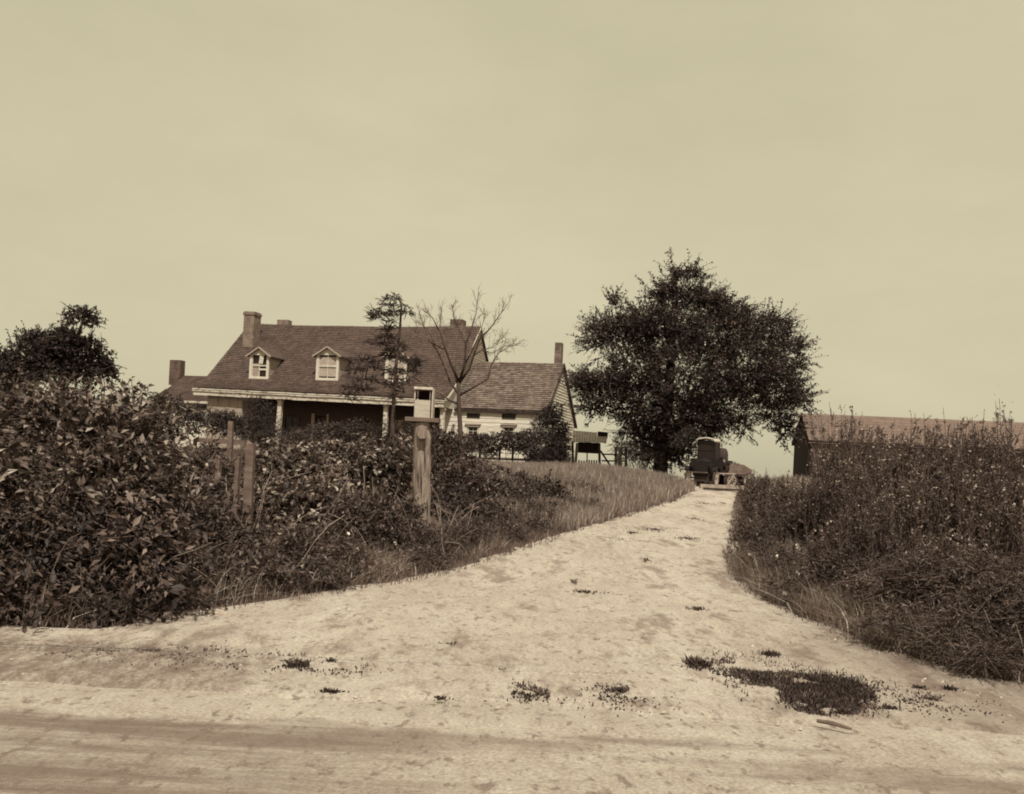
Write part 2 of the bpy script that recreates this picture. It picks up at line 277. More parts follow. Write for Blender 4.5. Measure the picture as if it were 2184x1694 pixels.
def shrub(name, lobes, n, k, L, ll, lw, m, label, cat='shrub', group=None, droop=.3, r0=.35, upb=.35, base=None, stems=7, twigs=True, flowers=0, jit=.5, r1=1.0, up=.6, spread=.9, parts=('foliage', 'stem')):
    c = np.mean([l[:3] for l in lobes], 0) if base is None else np.array(base, float); root = thing(name, (c[0], c[1], float(gz(c[0], c[1])) ), label, cat, group)
    P, D = lobe_points(sub(lobes), int(n * 1.0), r0, r1, upb, jit); P, D = clip_ground(P, D)
    Ls = R.uniform(.6, 1.3, len(P)) * L; lf, tw = sprigs(P, D, Ls, k, ll, lw, droop, spread, up)
    V, Fc = leafmesh(*lf); mesh(parts[0], V, Fc, m, root)
    mb = MB(); g0 = root.location
    for i in range(stems):
        l = lobes[i % len(lobes)]; b = np.array([g0[0] + random.uniform(-.25, .25), g0[1] + random.uniform(-.25, .25), 0]); b[0] = .55 * b[0] + .45 * l[0]; b[1] = .55 * b[1] + .45 * l[1]; b[2] = gz(b[0], b[1]) - .05
        e = l[:3] + R.uniform(-.6, .6, 3) * l[3:]; mid = (b + e) / 2 + R.uniform(-.08, .08, 3); mid[2] += .1 * abs(e[2] - b[2]); mb.tube([b, mid, e], [.022, .015, .006], 5)
    if stems:
        o = mb.build(parts[1], MT['stem'], root)
    if twigs:
        V, Fc = prisms(tw[0], tw[1], .006 + L * .006, .003); mesh('twigs', V, Fc, MT['stem'], root)
    if flowers:
        P, D = lobe_points(lobes, flowers, .95, 1.08, .3, .2, 0); P, D = clip_ground(P, D); mv = [];
        P5 = np.repeat(P, 6, 0); D5 = unit(R.normal(0, 1, P5.shape) * .8 + np.repeat(D, 6, 0)); V, Fc = leafmesh(P5, D5, R.normal(0, 1, P5.shape), R.uniform(.025, .045, len(P5)), R.uniform(.025, .04, len(P5))); mesh('flowers', V, Fc, MT['flower'], root)
    return root
def sub(lobes, k=6, f=.5):
    out = list(lobes)
    for l in lobes:
        for _ in range(k):
            d = unit(R.normal(0, 1, 3)); d[1] = -abs(d[1]) if R.random() < .7 else d[1]; d[2] = d[2] * .8 + .15
            q = l.copy(); q[:3] = l[:3] + d * l[3:] * .78; q[3:] = l[3:] * f * R.uniform(.6, 1.2); out.append(q)
    return out
# ------------------------------------------------------------ ground, road, drive
def grid_mesh(xs, ys, zf):
    X, Y = np.meshgrid(xs, ys); Z = zf(X, Y); V = np.stack([X, Y, Z], -1).reshape(-1, 3); nx, ny = len(xs), len(ys)
    i = (np.arange(ny - 1)[:, None] * nx + np.arange(nx - 1)[None]).ravel(); return V, np.stack([i, i + 1, i + 1 + nx, i + nx], 1)
xs = np.concatenate([-np.geomspace(3000, 26, 24), np.arange(-25, 30, .25), np.geomspace(30.5, 3000, 24)]); ys = np.concatenate([[-400, -100, -30, -10], np.arange(-4, 62, .25), np.geomspace(62.5, 4000, 40)])
def gzc(x, y):
    z = gz(x, y); inside = (x > xL(y) + .12) & (x < xR(y) - .12) & (y < 46); return z - np.where(inside, .12, 0)
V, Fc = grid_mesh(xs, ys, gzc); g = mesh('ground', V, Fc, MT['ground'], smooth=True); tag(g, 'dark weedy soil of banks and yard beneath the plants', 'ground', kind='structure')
# drive: follows its two edges, ragged borders, ruts and small lumps
YR = 6.75
def roadedge(x): return 6.35 + .28 * fbm(x * .5, x * 0 + 3.3, 3) + .06 * np.clip(-x, 0, 4) * 1.2
vv = np.concatenate([np.arange(0, 6, .03), np.arange(6, 14, .05), np.arange(14, 39, .12)]); ny = len(vv); nu = 420
YY = YR - .5 + vv; tt = np.linspace(0, 1, nu)
el = np.maximum(xL(YY), -14) - .12 + .35 * fbm(YY * 1.3, YY * 0 + 5, 4); er = np.minimum(xR(YY), 14) + .12 + .3 * fbm(YY * 1.3, YY * 0 + 9, 4)
DX = el[:, None] + (er - el)[:, None] * tt[None]; DY = YY[:, None] + 0 * DX
lump = .10 * fbm(DX * 1.1, DY * 1.1, 5) + .025 * np.maximum(fbm(DX * 9, DY * 9, 3), 0)
ctr = (xL(DY) * .5 + xR(DY) * .5); rut = -.035 * np.exp(-((np.abs(DX - ctr) - .75) / .22) ** 2) * sm((DY - 11) / 4)
DZ = zd(DY) + .025 + (lump + rut) * sm((DY - 6.85) / .9) * .8 - .05 * (1 - sm((DY - 6.45 + .9 * fbm(DX * .8 + 40, DY * 1.2 + 7, 5)) / .30))
V = np.stack([DX, DY, DZ], -1).reshape(-1, 3); i = (np.arange(ny - 1)[:, None] * nu + np.arange(nu - 1)[None]).ravel()
d = mesh('driveway', V, np.stack([i, i + 1, i + 1 + nu, i + nu], 1), MT['dirt'], smooth=True); tag(d, 'pale rutted dirt driveway climbing to the gate beam', 'driveway', kind='structure')
V, Fc = grid_mesh(np.concatenate([np.linspace(-60, -12, 30), np.arange(-11.8, 12, .1), np.linspace(12.2, 60, 30)]), np.arange(-8, 6.9, .06), lambda x, y: .02 + .012 * fbm(x * .35, y * 3.2, 4) * 2 + .006 * fbm(x * 6, y * 6, 3) - .02 * sm((y - 6.2) / .6))
d = mesh('road', V, Fc, MT['road'], smooth=True); tag(d, 'smooth dusty public road crossing the foreground', 'road', kind='structure')
# ------------------------------------------------------------ farmhouse
A15 = math.radians(15); ux, uy, vx, vy = math.cos(A15), -math.sin(A15), math.sin(A15), math.cos(A15)
O3 = at(950, 853, 48.0); OX, OY = O3[0], O3[1]
def HF(s, t, z): return (OX + ux * s + vx * t, OY + uy * s + vy * t, z)
def FP(px, py, t):
    X, Z = ray(px, py); s = (X * (OY + vy * t) - OX - vx * t) / (ux - X * uy); return s, CAMZ + Z * (OY + uy * s + vy * t)
GH = 1.5
sL, zeL = FP(412, 826, 0); sRt, zeR = FP(950, 852, 0)
def ze(s): return zeL + (zeR - zeL) * (s - sL) / (sRt - sL)
TR = 5.4; zr = (FP(600, 689, TR)[1] + FP(1000, 696, TR)[1]) / 2
hs = thing('farmhouse', HF(-6, 2, GH), 'low white farmhouse with dormers, full-width porch and shingled roofs', 'house')
def roofz(t, s):   # bell-cast front slope
    pr = [(-.12, 0.0), (.55, .22), (1.15, .62), (1.8, 1.18), (TR, 1.0)]
    e = ze(s)
    ts = [-.12, .5, 1.1, 1.8, TR]; hh = [e, e + .22, e + .58, e + 1.16, zr]
    return float(np.interp(t, ts, hh))
def shingles(name, s0, s1, prof, m, parent, exp=.17, wid=.16, back=None, thick=.02, wavy=.012, sag=0):
    """prof(s)-> list of (t,z) from eave to ridge; back -> (t,z) of the rear eave"""
    p0 = prof(s0); p1 = prof(s1); seg = [0]
    for i in range(len(p0) - 1): seg.append(seg[-1] + math.hypot(p0[i + 1][0] - p0[i][0], p0[i + 1][1] - p0[i][1]))
    TL = seg[-1]; nc = int(TL / exp); mb = MB(HF)
    def pt(s, l):
        f = (s - s0) / (s1 - s0); P = [(a[0] * (1 - f) + b[0] * f, a[1] * (1 - f) + b[1] * f) for a, b in zip(p0, p1)]
        l = min(max(l, 0), TL); i = max(0, min(len(seg) - 2, int(np.searchsorted(seg, l)) - 1)); q = (l - seg[i]) / (seg[i + 1] - seg[i])
        dz = -sag * math.sin(math.pi * f) * (l / TL) - sag * .35 * abs(math.sin(f * 7.3)) * l / TL; P = [(p[0], p[1] + dz) for p in P]
        a, b = P[i], P[i + 1]; n = (-(b[1] - a[1]), (b[0] - a[0])); k = math.hypot(*n); n = (n[0] / k, n[1] / k)
        return a[0] + (b[0] - a[0]) * q, a[1] + (b[1] - a[1]) * q, n
    for c in range(nc):
        l0 = c * TL / nc; l1 = (c + 1) * TL / nc + exp * .25; s = s0 - random.uniform(0, wid)
        while s < s1:
            w = wid * random.uniform(.6, 1.4); a, b = max(s, s0), min(s + w - .008, s1); s += w
            if b - a < .02: continue
            j = random.uniform(-.018, .018); lift = thick + random.uniform(0, wavy); 
            q = [pt(a, l0 + j), pt(b, l0 + j), pt(b, l1), pt(a, l1)]
            up = [lift + .006, lift + .006, .004, .004]
            top = [((a, b, b, a)[i], q[i][0] + q[i][2][0] * up[i], q[i][1] + q[i][2][1] * up[i]) for i in range(4)]
            bot = [(a, q[0][0], q[0][1] - .004), (b, q[1][0], q[1][1] - .004)]
            mb.add(top + bot, [(0, 1, 2, 3), (4, 5, 1, 0)])
    # solid deck below
    for s in (0,):
        n = len(p0); base = [(s0, t, z - .01 - 1.35 * sag * (i / (n - 1)) ** .5) for i, (t, z) in enumerate(p0)] + [(s1, t, z - .01 - 1.35 * sag * (i / (n - 1)) ** .5) for i, (t, z) in enumerate(p1)]; fs = [(i, i + n, i + n + 1, i + 1) for i in range(n - 1)]
        if back: base += [(s0, back[0], back[1]), (s1, back[0], back[1])]; fs.append((n - 1, 2 * n - 1, 2 * n + 1, 2 * n))
        mb.add(base, fs); mb.add([(a, t, z - .10) for a, t, z in base], [f[::-1] for f in fs])
    return mb.build(name, m, parent)
def mprof(s): return [(t, roofz(t, s)) for t in (-.12, .5, 1.1, 1.8, TR)]
TB = 9.6; zb = zeR + .2
sl_, sr_ = sL, FP(1020, 697, TR)[0]
shingles('roof', sL, max(sRt, sr_), mprof, MT['roof'], hs, sag=.09, back=(TB, zb))
sE = max(sRt, sr_)
# porch fascia: two stepped flaking boards
mb = MB(HF)
def tilt(mb, s0, s1, t0, t1, a, b, n=22):
    for i in range(n):
        q0, q1 = s0 + (s1 - s0) * i / n, s0 + (s1 - s0) * (i + 1) / n; j = random.uniform(-.012, .012)
        mb.add([(q, t, ze(q) + z + j) for q in (q0, q1) for t in (t0, t1) for z in (a, b)], [(0, 1, 3, 2), (4, 6, 7, 5), (0, 4, 5, 1), (2, 3, 7, 6), (0, 2, 6, 4), (1, 5, 7, 3)])
tilt(mb, sL, sE - .02, -.10, .0, -.20, -.035); tilt(mb, sL + .05, sE - .06, -.045, .12, -.40, -.203, 17); mb.build('fascia', MT['trim'], hs)
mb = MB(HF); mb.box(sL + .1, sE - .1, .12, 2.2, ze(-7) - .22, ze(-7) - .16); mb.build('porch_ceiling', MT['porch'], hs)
mb = MB(HF); mb.box(sL + .3, sE - .15, .1, 2.3, GH - .2, GH + .32); mb.build('porch_floor', MT['plank'], hs)
# porch wall with door and windows (dark, in the porch shade)
def siding(mb, sf0, sf1, z0, z1, t, holes=(), h=.14, lap=.018):
    n = int((z1 - z0) / h)
    for i in range(n):
        a, b = z0 + i * (z1 - z0) / n, z0 + (i + 1) * (z1 - z0) / n; zm = (a + b) / 2; cuts = sorted([(q[0], q[1]) for q in holes if q[2] < zm < q[3]])
        s = sf0(zm); e = sf1(zm); segs = []
        for c in cuts: segs.append((s, c[0])); s = c[1]
        segs.append((s, e))
        for p, q in segs:
            if q - p < .01: continue
            x = p
            while x < q - .01:
                w = min(q - x, random.uniform(1.6, 3.4)); j = random.uniform(0, .004)
                mb.add([(x, t - lap - j, a), (x + w, t - lap - j, a), (x + w, t, b + .01), (x, t, b + .01), (x, t, a), (x + w, t, a)], [(0, 1, 2, 3), (4, 5, 1, 0)]); x += w + .003
def window(parent, s0, s1, z0, z1, t, cols=2, rows=3, pane='glass', frame='sash', dep=.06, w=.045, name='window'):
    mb = MB(HF); mb.box(s0, s1, t - dep, t + .05, z0, z0 + w); mb.box(s0, s1, t - dep, t + .05, z1 - w, z1); mb.box(s0, s0 + w, t - dep, t + .05, z0 + w, z1 - w); mb.box(s1 - w, s1, t - dep, t + .05, z0 + w, z1 - w)
    for i in range(1, cols): x = s0 + (s1 - s0) * i / cols; mb.box(x - .012, x + .012, t - .01, t + .02, z0 + w, z1 - w)
    for i in range(1, rows): z = z0 + (z1 - z0) * i / rows; q = .025 if i == rows // 2 or rows == 2 else .012; mb.box(s0 + w, s1 - w, t - .012, t + .022, z - q, z + q)
    f = mb.build(name, MT[frame], parent); mb = MB(HF); mb.box(s0 + w * .8, s1 - w * .8, t + .024, t + .034, z0 + w * .8, z1 - w * .8); mb.build('pane', MT[pane], f); return f
TW = 2.1; zc = ze(-7) - .2
dr0, dr1 = FP(670, 880, TW)[0], FP(700, 880, TW)[0]; w0, w1 = FP(838, 880, TW)[0], FP(860, 880, TW)[0]; v0, v1 = FP(608, 880, TW)[0], FP(640, 880, TW)[0]; y0, y1 = FP(760, 880, TW)[0], FP(790, 880, TW)[0]
holes = [(dr0, dr1, GH + .3, GH + 2.4), (w0, w1, GH + 1.05, GH + 2.3), (v0, v1, GH + 1.05, GH + 2.3), (y0, y1, GH + 1.05, GH + 2.3)]
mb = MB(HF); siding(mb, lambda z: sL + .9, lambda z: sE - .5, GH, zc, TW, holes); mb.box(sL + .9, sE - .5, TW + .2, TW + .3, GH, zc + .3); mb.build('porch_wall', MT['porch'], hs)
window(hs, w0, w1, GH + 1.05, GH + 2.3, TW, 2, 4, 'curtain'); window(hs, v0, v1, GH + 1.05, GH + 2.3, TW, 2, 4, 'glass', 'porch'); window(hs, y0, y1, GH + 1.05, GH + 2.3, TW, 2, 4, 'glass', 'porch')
mb = MB(HF); mb.box(dr0 + .06, dr1 - .06, TW, TW + .05, GH + .3, GH + 2.34)
for a in (.0, .5):
    for b in (.35, 1.25): mb.box(dr0 + .16 + a * (dr1 - dr0 - .25), dr0 + .16 + (a + .38) * (dr1 - dr0 - .25), TW - .015, TW, GH + .3 + b, GH + 1.0 + b)
dd = mb.build('door', MT['darkw'], hs); mb = MB(HF); mb.box(dr0 - .12, dr0 + .06, TW - .05, TW + .03, GH + .3, GH + 2.5); mb.box(dr1 - .06, dr1 + .06, TW - .05, TW + .03, GH + .3, GH + 2.5); mb.build('frame', MT['clap'], dd)
# enclosed bay at the left end: vertical boards
b0, b1 = FP(442, 880, .3)[0], FP(516, 880, .3)[0]; mb = MB(HF); s = b0
while s < b1:
    w = random.uniform(.17, .24); j = random.uniform(0, .012); mb.box(s, min(s + w - .008, b1), .3 - j, .34, GH - .1, ze(s) - .40); s += w
mb.box(b1 - .04, b1, .345, TW, GH - .1, ze(s) - .41); mb.box(b0, b0 + .04, .345, TW, GH - .1, ze(s) - .41); mb.build('bay_wall', MT['bay'], hs)
# posts
for px, w, ln in ((597, .22, .10), (823, .20, 0), (905, .2, 0), (944, .2, 0), (705, .18, 0)):
    s = FP(px, 880, .25)[0]; mb = MB(HF); q = w / 2; zt = ze(s) - .41; z0 = GH + .3
    if px == 705: continue
    mb.add([(s - q - ln, .18, z0), (s + q - ln, .18, z0), (s + q - ln, .18 + w, z0), (s - q - ln, .18 + w, z0), (s - q, .18, zt), (s + q, .18, zt), (s + q, .18 + w, zt), (s - q, .18 + w, zt)], [(0, 1, 5, 4), (1, 2, 6, 5), (2, 3, 7, 6), (3, 0, 4, 7)])
    mb.box(s - q - .03, s + q + .03, .15, .21 + w, zt - .1, zt - .001); mb.build('porch_post', MT['trim'], hs)
# end gable of the main block (right) and rake board
def gz_side(z, back=False):
    if not back:
        for t in np.arange(-.12, TR, .02):
            if roofz(t, sE) >= z: return t
        return TR
    return TR + (TB - TR) * (zr - z) / (zr - zb)
sG = sE - .12
def GF(t, o, z): return HF(sG - o, t, z)          # frame of the right gable: s->t, t->inward
mb = MB(GF); siding(mb, lambda z: max(TW, gz_side(z + .1) + .05), lambda z: min(TB - .2, gz_side(z + .1, True) - .05), GH, zr - .15, 0); mb.build('gable_wall', MT['clap'], hs)
mb = MB(GF); tt_ = [-.05, .5, 1.1, 1.8, TW + .02]; vs = [(t, -.02, roofz(t, sE) - .05) for t in tt_] + [(t, -.02, ze(sE) - .38) for t in tt_]; mb.add(vs, [(i, i + 1, i + 6, i + 5) for i in range(4)]); mb.build('end_panel', MT['white'], hs)
mb = MB(HF)
pr = mprof(sE)
for (t0, z0), (t1, z1) in zip(pr[:-1], pr[1:]): mb.add([(sE - .01, t0, z0 - .13), (sE - .01, t1, z1 - .13), (sE - .01, t1, z1 + .01), (sE - .01, t0, z0 + .01), (sE + .03, t0, z0 - .13), (sE + .03, t1, z1 - .13), (sE + .03, t1, z1 + .01), (sE + .03, t0, z0 + .01)], [(0, 3, 2, 1), (4, 5, 6, 7), (3, 7, 6, 2), (0, 1, 5, 4)])
mb.build('rake_board', MT['white'], hs)
mb = MB(HF); mb.box(sL + .35, sL + .43, 2.2, TB - .3, GH, zb + .2); mb.box(sL + .4, sE - .3, TB - .3, TB - .2, GH, zb); mb.add([(sL + .39, .6, roofz(.6, sL) - .15), (sL + .39, TR, zr - .15), (sL + .39, TB - .2, zb)], [(0, 1, 2)]); mb.build('rear_wall', MT['clap'], hs)
# dormers
def dormer(pl, pr_, pb, pe, pk, variant):
    # face plane: where the pixel row pb meets the roof
    t = 1.0
    for q in np.arange(.3, 4, .02):
        s, z = FP((pl + pr_) / 2, pb, q)
        if z <= roofz(q, s): t = q; break
    t -= .0
    s0, s1 = FP(pl, pb, t)[0], FP(pr_, pb, t)[0]; z0 = FP(pl, pb, t)[1]; z1 = FP((pl + pr_) / 2, pe, t)[1]; zk = FP((pl + pr_) / 2, pk, t - .12)[1]; sc = (s0 + s1) / 2
    root = MB(HF); w = .13
    root.box(s0, s0 + w, t - .02, t + .05, z0, z1); root.box(s1 - w, s1, t - .02, t + .05, z0, z1); root.box(s0 + w, s1 - w, t - .04, t + .05, z0, z0 + .09); root.box(s0 + w, s1 - w, t - .01, t + .05, z1 - .06, z1)
    root.add([(s0, t - .01, z1), (s1, t - .01, z1), (sc, t - .01, zk - .08)], [(0, 1, 2)])
    dm = root.build('dormer', MT['white'], hs)
    def tb(z, s):
        for q in np.arange(t, TR, .02):
            if roofz(q, s) >= z: return q
        return TR
    te = tb(z1, sc); tk = tb(zk, sc); mb = MB(HF)
    for s in (s0 + .01, s1 - .01):
        k = int((z1 - z0) / .13) + 1
        for i in range(k):
            a, b = z0 + (z1 - z0) * i / k, z0 + (z1 - z0) * (i + 1) / k; off = .012 if s > sc else -.012
            mb.add([(s + off, t + .05, a), (s + off, tb(a, s) + .15, a), (s, tb(b, s) + .1, b), (s, t + .05, b)], [(0, 1, 2, 3)])
    mb.build('cheek', MT['clap'], dm); mb = MB(HF); ov = .17; dz = (zk - z1) / (sc - s0) * ov
    for sg in (-1, 1):
        e = sc + sg * ((s1 - s0) / 2 + ov); zz = z1 - dz
        mb.add([(sc, t - .14, zk), (sc, tk + .2, zk), (e, te + .1, zz), (e, t - .14, zz), (sc, t - .14, zk - .05), (sc, tk + .2, zk - .05), (e, te + .1, zz - .05), (e, t - .14, zz - .05)], [(0, 1, 2, 3), (4, 7, 6, 5), (0, 3, 7, 4), (3, 2, 6, 7)])
    mb.build('dormer_roof', MT['roof'], dm)
    mb = MB(HF)
    for sg in (-1, 1):
        e = sc + sg * ((s1 - s0) / 2 + ov); mb.bar((sc, t - .155, zk - .045), (e, t - .155, z1 - dz - .045), .03, .075, up=(0, 0, 1))
    mb.build('barge_board', MT['clap'], dm)
    a, b, c, d_ = s0 + w, s1 - w, z0 + .09, z1 - .06; mb = MB(HF); tm = t + .03; h = d_ - c; wd = b - a
    mb.box(a, a + .035, tm, tm + .03, c, d_); mb.box(b - .035, b, tm, tm + .03, c, d_); mb.box(a + .035, b - .035, tm, tm + .03, c, c + .04)
    mb.box(a + .035, b - .035, tm - .012, tm + .03, c + h * .5, c + h * .56); mb.box(a + wd * .5 - .018, a + wd * .5 + .018, tm, tm + .02, c + .04, c + h * .5); mb.box(a + wd * .5 - .018, a + wd * .5 + .018, tm, tm + .02, c + h * .56, d_)
    if variant == 0:   # tattered first dormer: rags and a broken sash
        mb.add([(a + wd * .45, tm - .02, c + h * .62), (a + wd * .72, tm - .02, c + h * .6), (a + wd * .8, tm - .02, d_), (a + wd * .52, tm - .02, d_)], [(0, 1, 2, 3)]); mb.box(a + wd * .5, b, tm - .02, tm, c + h * .32, c + h * .4)
        mb.build('window_sash', MT['sash'], dm); mb = MB(HF); mb.box(a + .03, a + wd * .5, tm + .032, tm + .04, c + .04, c + h * .62); mb.build('curtain', MT['bay'], dm)
    else:
        mb.build('window_sash', MT['sash'], dm); mb = MB(HF); mb.box(a + .03, b - .03, tm + .032, tm + .04, c + h * .1, c + h * .92); mb.build('curtain', MT['curtain'], dm)
    mb = MB(HF); mb.box(a, b, tm + .05, tm + .06, c, d_); mb.build('pane', MT['glass'], dm)
dormer(531, 572, 808, 755, 739, 0); dormer(673, 721, 811, 755, 738, 1); dormer(820, 866, 815, 758, 741, 2)
# chimneys
def chimney(s0, s1, t0, t1, z0, z1, m, cap=True, parent=hs):
    mb = MB(HF); mb.box(s0, s1, t0, t1, z0, z1 - .2)
    if cap: mb.box(s0 - .04, s1 + .04, t0 - .04, t1 + .04, z1 - .198, z1 - .06); mb.box(s0 + .01, s0 + (s1 - s0) * .45, t0, t1, z1 - .058, z1); mb.box(s0 + (s1 - s0) * .6, s1, t0 + .02, t1 - .05, z1 - .058, z1 - .01)
    else: mb.box(s0 + .002, s1 - .002, t0 + .002, t1 - .002, z1 - .2, z1)
    return mb.build('chimney', m, parent)
def roof_t(px, py):
    for q in np.arange(.3, TR, .02):
        s, z = FP(px, py, q)
        if z <= roofz(q, s): return q
    return TR
tq = roof_t(528, 740); c0, c1 = FP(516, 738, tq)[0], FP(539, 738, tq)[0]; chimney(c0 + .03, c1 + .0, tq, tq + .75, roofz(tq, c0) - .4, FP(530, 664, tq)[1], MT['brick'])
c0, c1 = FP(960, 686, TR + .3)[0], FP(986, 686, TR + .3)[0]; chimney(c0, c1, TR + .3, TR + 1.0, zr - 1, FP(975, 681, TR + .3)[1], MT['brickd'], False)
c0, c1 = FP(591, 686, TR + .5)[0], FP(614, 686, TR + .5)[0]; chimney(c0, c1, TR + .5, TR + 1.0, zr - 1, FP(600, 682, TR + .5)[1], MT['brick'], False)
# right wing
TWG = 1.55; wz0 = FP(955, 870, TWG - .12)[1]; wz1 = FP(1164, 877, TWG - .12)[1]; we = (wz0 + wz1) / 2; sW = FP(1167, 877, TWG - .12)[0]; TWR = TWG + 3.3; wr = (FP(1010, 771, TWR)[1] + FP(1200, 776, TWR)[1]) / 2; TWB = TWG + 7.2; wb = we - .35
shingles('roof', sE + .035, sW, lambda s: [(TWG - .12, we), (TWR, wr)], MT['roofw'], hs, exp=.17, wid=.2, thick=.035, back=(TWB + .2, wb))
wh = [[FP(a, b, TWG)[0] for a in (x0, x1)] + [FP(x0, y1_, TWG)[1], FP(x0, y0_, TWG)[1]] for x0, x1, y0_, y1_, b in ((996, 1024, 881, 891, 885), (1071, 1100, 882, 893, 887), (998, 1020, 906, 958, 920), (1074, 1097, 907, 958, 920))]
mb = MB(HF); siding(mb, lambda z: -.75, lambda z: sW - .1, GH - .2, we - .02, TWG, wh, h=.2); mb.box(-.75, sW - .12, TWG + .15, TWG + .2, GH - .3, we); mb.build('wing_wall', MT['white'], hs)
for i, h in enumerate(wh):
    w = window(hs, *h, TWG + .02, 2 if i > 1 else 3, 4 if i > 1 else 1, 'glass' , 'sash' if i > 1 else 'darkw', name='window')
    if i > 1:
        mb = MB(HF); mb.box(h[0] - .14, h[1] + .14, TWG - .14, TWG - .02, h[3], h[3] + .07); mb.box(h[0] - .05, h[1] + .05, TWG - .10, TWG - .021, h[3] - .1, h[3] - .002); mb.build('hood', MT['clap'], w)
        for q in (h[1] + .03, h[0] - .50): mb = MB(HF); mb.box(q, q + .47, TWG - .055, TWG - .025, h[2], h[3]); mb.build('shutter', MT['white'], w)
mb = MB(HF); s = sE
while s < sW - .02:
    w = random.uniform(.5, 1.2); mb.box(s, min(s + w, sW - .02), TWG - .16, TWG - .124, we - .15 + random.uniform(-.015, .015), we - .02); s += w + .004
mb.build('eave_shadow_strip', MT['darkw'], hs)  # dark strip standing in for the shadow line under the wing eave
mb = MB(HF); mb.box(sW - .22, sW - .06, TWG - .05, TWG - .022, GH - .2, we - .1); mb.build('corner_board', MT['white'], hs)
sGW = sW - .1
def WF(t, o, z): return HF(sGW - o, t, z)
def wside(z, back):
    if z < min(we, wb): return TWB if back else TWG
    return min(TWB, TWR + (TWB - TWR) * (wr - z) / (wr - wb)) if back else max(TWG, TWR - (TWR - TWG) * (wr - z) / (wr - we))
aw = (TWG + 1.0, TWG + 1.35, we + .55, we + 1.05)
mb = MB(WF); siding(mb, lambda z: wside(z + .12, 0), lambda z: wside(z + .12, 1), GH - .3, wr - .12, 0, [aw], h=.15, lap=.03); mb.build('gable_wall', MT['white'], hs)
mb = MB(WF); mb.box(aw[0], aw[1], .02, .05, aw[2], aw[3]); mb.build('window', MT['glass'], hs)
mb = MB(HF)
for (t0, z0), (t1, z1) in (((TWG - .12, we), (TWR, wr)), ((TWR, wr), (TWB + .2, wb))): mb.add([(s, t, z) for s in (sW + .004, sW + .03) for t, z in ((t0, z0 - .14), (t1, z1 - .14), (t1, z1 + .01), (t0, z0 + .01))], [(0, 3, 2, 1), (4, 5, 6, 7), (3, 7, 6, 2), (0, 1, 5, 4)])
mb.build('rake_board', MT['darkw'], hs)
c0, c1 = FP(1183, 755, TWR)[0], FP(1197, 755, TWR)[0]; chimney(c0, c1, TWR - .05, TWR + .45, wr - .5, FP(1193, 731, TWR)[1], MT['brickr'], False)
# left wing, set back
TL0 = 3.6; le = FP(385, 854, TL0)[1]; lr = FP(420, 802, TL0 + 3)[1]; s0 = FP(327, 852, TL0)[0]
shingles('roof', s0, sL + .5, lambda s: [(TL0, le), (TL0 + 3, lr)], MT['roof'], hs, exp=.17, wid=.18, back=(TL0 + 6, le))
lw = [[FP(a, 867, TL0 + .2)[0] for a in p] + [FP(430, 874, TL0 + .2)[1], FP(430, 861, TL0 + .2)[1]] for p in ((347, 364), (417, 440))]
mb = MB(HF); siding(mb, lambda z: s0 + .2, lambda z: sL + .6, GH, le - .02, TL0 + .2, lw, h=.2); mb.box(s0 + .2, s0 + .24, TL0 + .22, TL0 + 5.8, GH, le); mb.add([(s0 + .22, TL0 + .2, le - .1), (s0 + .22, TL0 + 3, lr - .12), (s0 + .22, TL0 + 5.8, le - .1)], [(0, 1, 2)]); mb.box(s0 + .25, sL + .6, TL0 + .4, TL0 + .45, GH, le); mb.build('wing_wall', MT['white'], hs)
for h in lw: window(hs, *h, TL0 + .22, 2, 1, 'glass', 'darkw')
mb = MB(HF); mb.box(s0, sL + .5, TL0 - .03, TL0, le - .14, le - .01); mb.build('fascia', MT['trim'], hs)
c0, c1 = FP(361, 790, TL0 + 2.7)[0], FP(384, 790, TL0 + 2.7)[0]; chimney(c0, c1, TL0 + 2.7, TL0 + 3.2, lr - .6, FP(372, 768, TL0 + 2.7)[1], MT['brickd'], False)

# ------------------------------------------------------------ grass
def blades(n, xr, yr, ok, hfn, wd, m, name, label, bend=.5, lean=(0, 0), seg=3):
    x = R.uniform(*xr, n); y = R.uniform(*yr, n); k = ok(x, y); x, y = x[k], y[k]; z = gz(x, y) - .02; n = len(x)
    hh = hfn(x, y) * R.uniform(.45, 1.15, n); az = R.uniform(0, 6.283, n); bd = np.abs(R.normal(0, bend, n)); w = wd * R.uniform(.6, 1.4, n) * (1 + .02 * y)
    dx, dy = np.cos(az) * bd + lean[0], np.sin(az) * bd + lean[1]; fa = R.uniform(0, 3.14, n); wx, wy = np.cos(fa) * w / 2, np.sin(fa) * w / 2 * .5
    V = np.zeros((n, 2 * seg + 1, 3))
    for i in range(seg + 1):
        t = i / seg; px = x + dx * hh * t ** 2; py = y + dy * hh * t ** 2; pz = z + hh * t * (1 - .35 * np.minimum(bd, 1.2) * t); q = (1 - t ** 1.5)
        if i < seg:
            V[:, 2 * i] = np.stack([px - wx * q, py - wy * q, pz], 1); V[:, 2 * i + 1] = np.stack([px + wx * q, py + wy * q, pz], 1)
        else: V[:, 2 * seg] = np.stack([px, py, pz], 1)
    fs = [(0, 1, 3), (0, 3, 2), (2, 3, 5), (2, 5, 4), (4, 5, 6)] if seg == 3 else [(0, 1, 3), (0, 3, 2), (2, 3, 4)]
    Fc = np.array(fs)[None] + (np.arange(n) * (2 * seg + 1))[:, None, None]
    o = mesh(name, V.reshape(-1, 3), Fc.reshape(-1, 3), m); return tag(o, label, 'grass', kind='stuff')
patchy = lambda x, y, s, a: fbm(x * s, y * s, 3) > a
